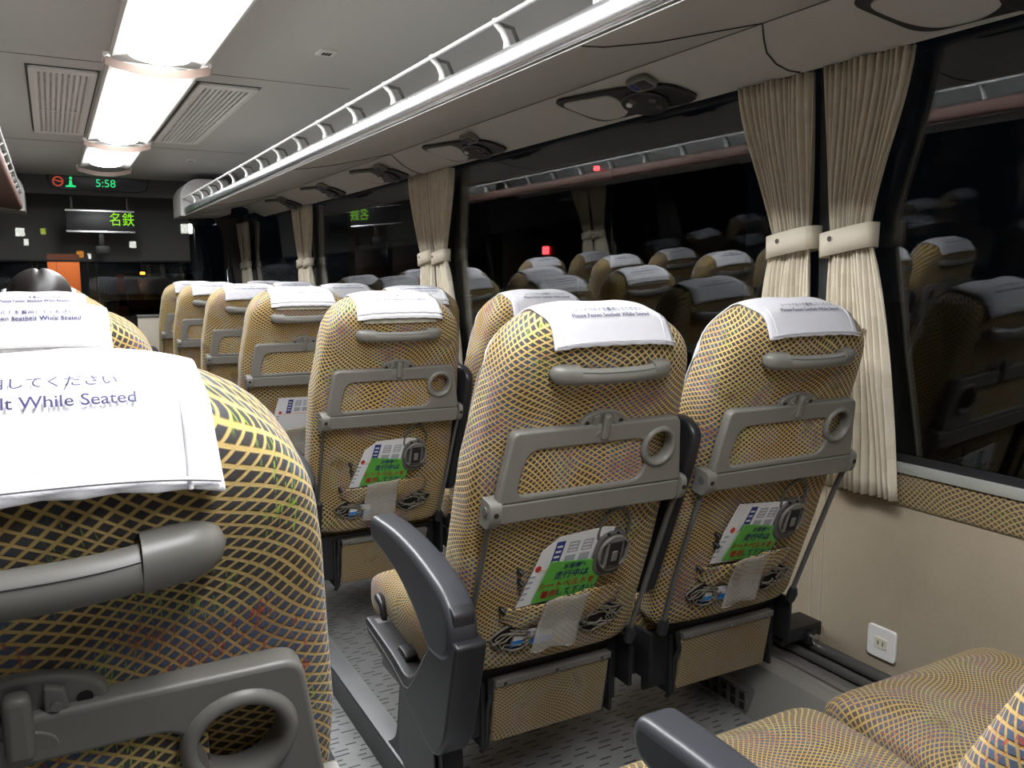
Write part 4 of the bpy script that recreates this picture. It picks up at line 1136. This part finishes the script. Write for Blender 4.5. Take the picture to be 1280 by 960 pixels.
# partition in front of the foremost row
pt = thing('partition', 'cream partition panel ahead of the foremost socket-side row', 'partition', (.42, 5.62, 0))
box('panel', -.50, -.30, -.012, .012, .001, .73, 'cream_panel', pt, .006); box('panel', -.29, .45, -.012, .012, .001, .73, 'cream_panel', pt, .006)
box('cap', -.505, .455, -.02, .02, .73, .75, 'grey_plastic_dark', pt, .006)
tube('grab_rail', [(-.30, -.02, .60), (-.30, -.07, .62), (-.30, -.07, .72), (-.30, -.02, .74)], .010, 'grey_plastic_dark', pt, 8)
dp = thing('door_surround', 'dark curved door pillar beside the windscreen', 'pillar', (.88, 6.95, FLZ))
prd = [(0, 0), (.05, 0), (.05, 1.62), (-.16, 1.62), (-.10, 1.50), (-.045, 1.30), (-.015, 1.05), (-.005, .8)]
extrude_profile('post', prd, lambda a, b, i: Vector((a, (-.06, .06)[i], b + .001)), 'front_plastic', dp)
tube('grab_bar', [(-.03, -.07, .75), (-.07, -.10, .80), (-.09, -.10, 1.15), (-.05, -.07, 1.20)], .012, 'aluminium', dp, 8)

# ================================================================== OUTSIDE, NIGHT
GZ = -1.25
struct(box('ground', -60, 60, -30, 90, GZ - .05, GZ, 'asphalt'))
tr = thing('box_truck', 'orange box truck body lit by a street lamp beyond the windscreen', 'truck', (1.0, 40, GZ))
box('cargo_body', -1.72, -.48, 0, 6, .75, 3.15, 'orange_paint', tr, .03)
for k in range(3): box('body_rib', -1.60 + .48*k, -1.57 + .48*k, -.02, .02, .80, 3.1, 'orange_paint', tr)
box('door_gap', -1.38, -1.365, -.012, .01, .80, 3.1, 'dark_paint', tr)
box('chassis', -1.6, -.6, .1, 6.5, .45, .75, 'black_metal', tr, .02)
for s in (-1.50, -.70):
    for yy in (1.2, 5.2): tube('wheel', [(s - .12, yy, .48), (s + .12, yy, .48)], .475, 'black_plastic', tr, 24)
cr = thing('parked_van', 'dark van with lit headlamps and a square wing mirror beyond the windscreen', 'van', (2.35, 26, GZ))
extrude_profile('body', rounded([(0, .35), (4.6, .35), (4.6, 2.3), (1.2, 2.3), (.35, 1.5), (0, 1.2)], [.1, .1, .2, .3, .2, .1]), lambda a, b, i: Vector(((-1.0, 1.0)[i], a, b)), 'dark_paint', cr)
for s in (-.78, .72):
    tube('headlamp', [(s, -.04, .95), (s, .02, .95)], .09, 'street_white', cr, 16)
    for yy in (.9, 3.7): tube('wheel', [(s - .1, yy, .36), (s + .1, yy, .36)], .355, 'black_plastic', cr, 20)
mr = box('wing_mirror', -1.25, -.98, .2, .3, 1.35, 1.75, 'grey_plastic', cr, .03); box('mirror_glass', -1.20, -1.03, .185, .2, 1.42, 1.68, 'dark_paint', mr)
tube('roof_lamp', [(-.5, .9, 2.28), (-.5, .9, 2.36)], .07, 'street_orange', cr, 12)
# street lamps: pixel gives the bearing, distance is set by their usual height
CAMV = camo.location.copy()
RM = camo.rotation_euler.to_matrix()
def bearing(u, v):
    return (RM @ Vector(((u - 640) / 1045.8, (480 - v) / 1045.8, -1))).normalized()
def lamp_post(u, v, Y, mat, r, label):
    d = bearing(u, v); p = CAMV + d * ((Y - CAMV.y) / d.y)
    l = thing('street_lamp', label, 'street lamp', (p.x, p.y, GZ), 0, 'street lamps outside')
    h = p.z - GZ
    tube('pole', [(.5, 0, .001), (.5, 0, h - .1), (.35, 0, h + .25), (0, 0, h + .3)], .06, 'pole_paint', l, 8)
    box('lamp_head', -.35, .3, -.2, .2, h + .24, h + .36, 'pole_paint', l, .03)
    tube('lamp_glass', [(0, 0, h + .25), (0, 0, h - r)], r, mat, l, 14, radii=[r, r * 1.05])
    return p
lamp_post(25, 290, 62, 'street_white', .26, 'white street lamp farthest to the driver side beyond the windscreen')
lamp_post(34, 303, 70, 'street_white', .22, 'smaller white street lamp just below the brightest driver-side one')
lamp_post(54, 290, 66, 'street_yellow', .16, 'small yellow-green street lamp beyond the windscreen')
lamp_post(166, 306, 68, 'street_white', .22, 'white street lamp under the end of the LED sign')
lamp_post(233, 285, 58, 'street_white', .34, 'large white street lamp below the silver-edged rack end')
lamp_post(100, 318, 72, 'street_orange', .25, 'orange street lamp above the orange truck')
lamp_post(111, 321, 74, 'street_white', .16, 'tiny white street lamp beside the orange one')
pl = bpy.data.lights.new('street_light', 'SPOT'); pl.energy = 1100; pl.spot_size = radians(75); pl.spot_blend = .4; pl.color = (1, .78, .5); pl.shadow_soft_size = .3
plo = bpy.data.objects.new('street_light', pl); link(plo); plo.location = (0.0, 36.5, 3.2); plo.rotation_euler = (radians(62), 0, 0)
# another coach with red marker lamps parked alongside
tv = thing('parked_coach', 'dark coach with red marker lamps beyond the side window', 'bus', (6.06, 8.3, GZ))
extrude_profile('body', rounded([(0, .35), (2.45, .35), (2.45, 3.75), (2.25, 3.95), (.2, 3.95), (0, 3.75)], .12), lambda a, b, i: Vector((a, (0, 11.5)[i], b)), 'dark_paint', tv)
for zz, yy, q in ((2.655, 1.66, .060), (3.735, .33, .030)):
    box('marker_lamp', -.05, .01, yy - q*1.2, yy + q*1.2, zz - q, zz + q, 'tail_red', tv, .01)
for yy in (2.6, 8.9):
    for xx in (.14, 2.3): tube('wheel', [(xx - .13, yy, .51), (xx + .13, yy, .51)], .505, 'black_plastic', tv, 24)
for k in range(4): box('side_window', -.012, .01, .8 + 2.6*k, 3.1 + 2.6*k, 1.9, 3.0, 'black_plastic', tv, .02)
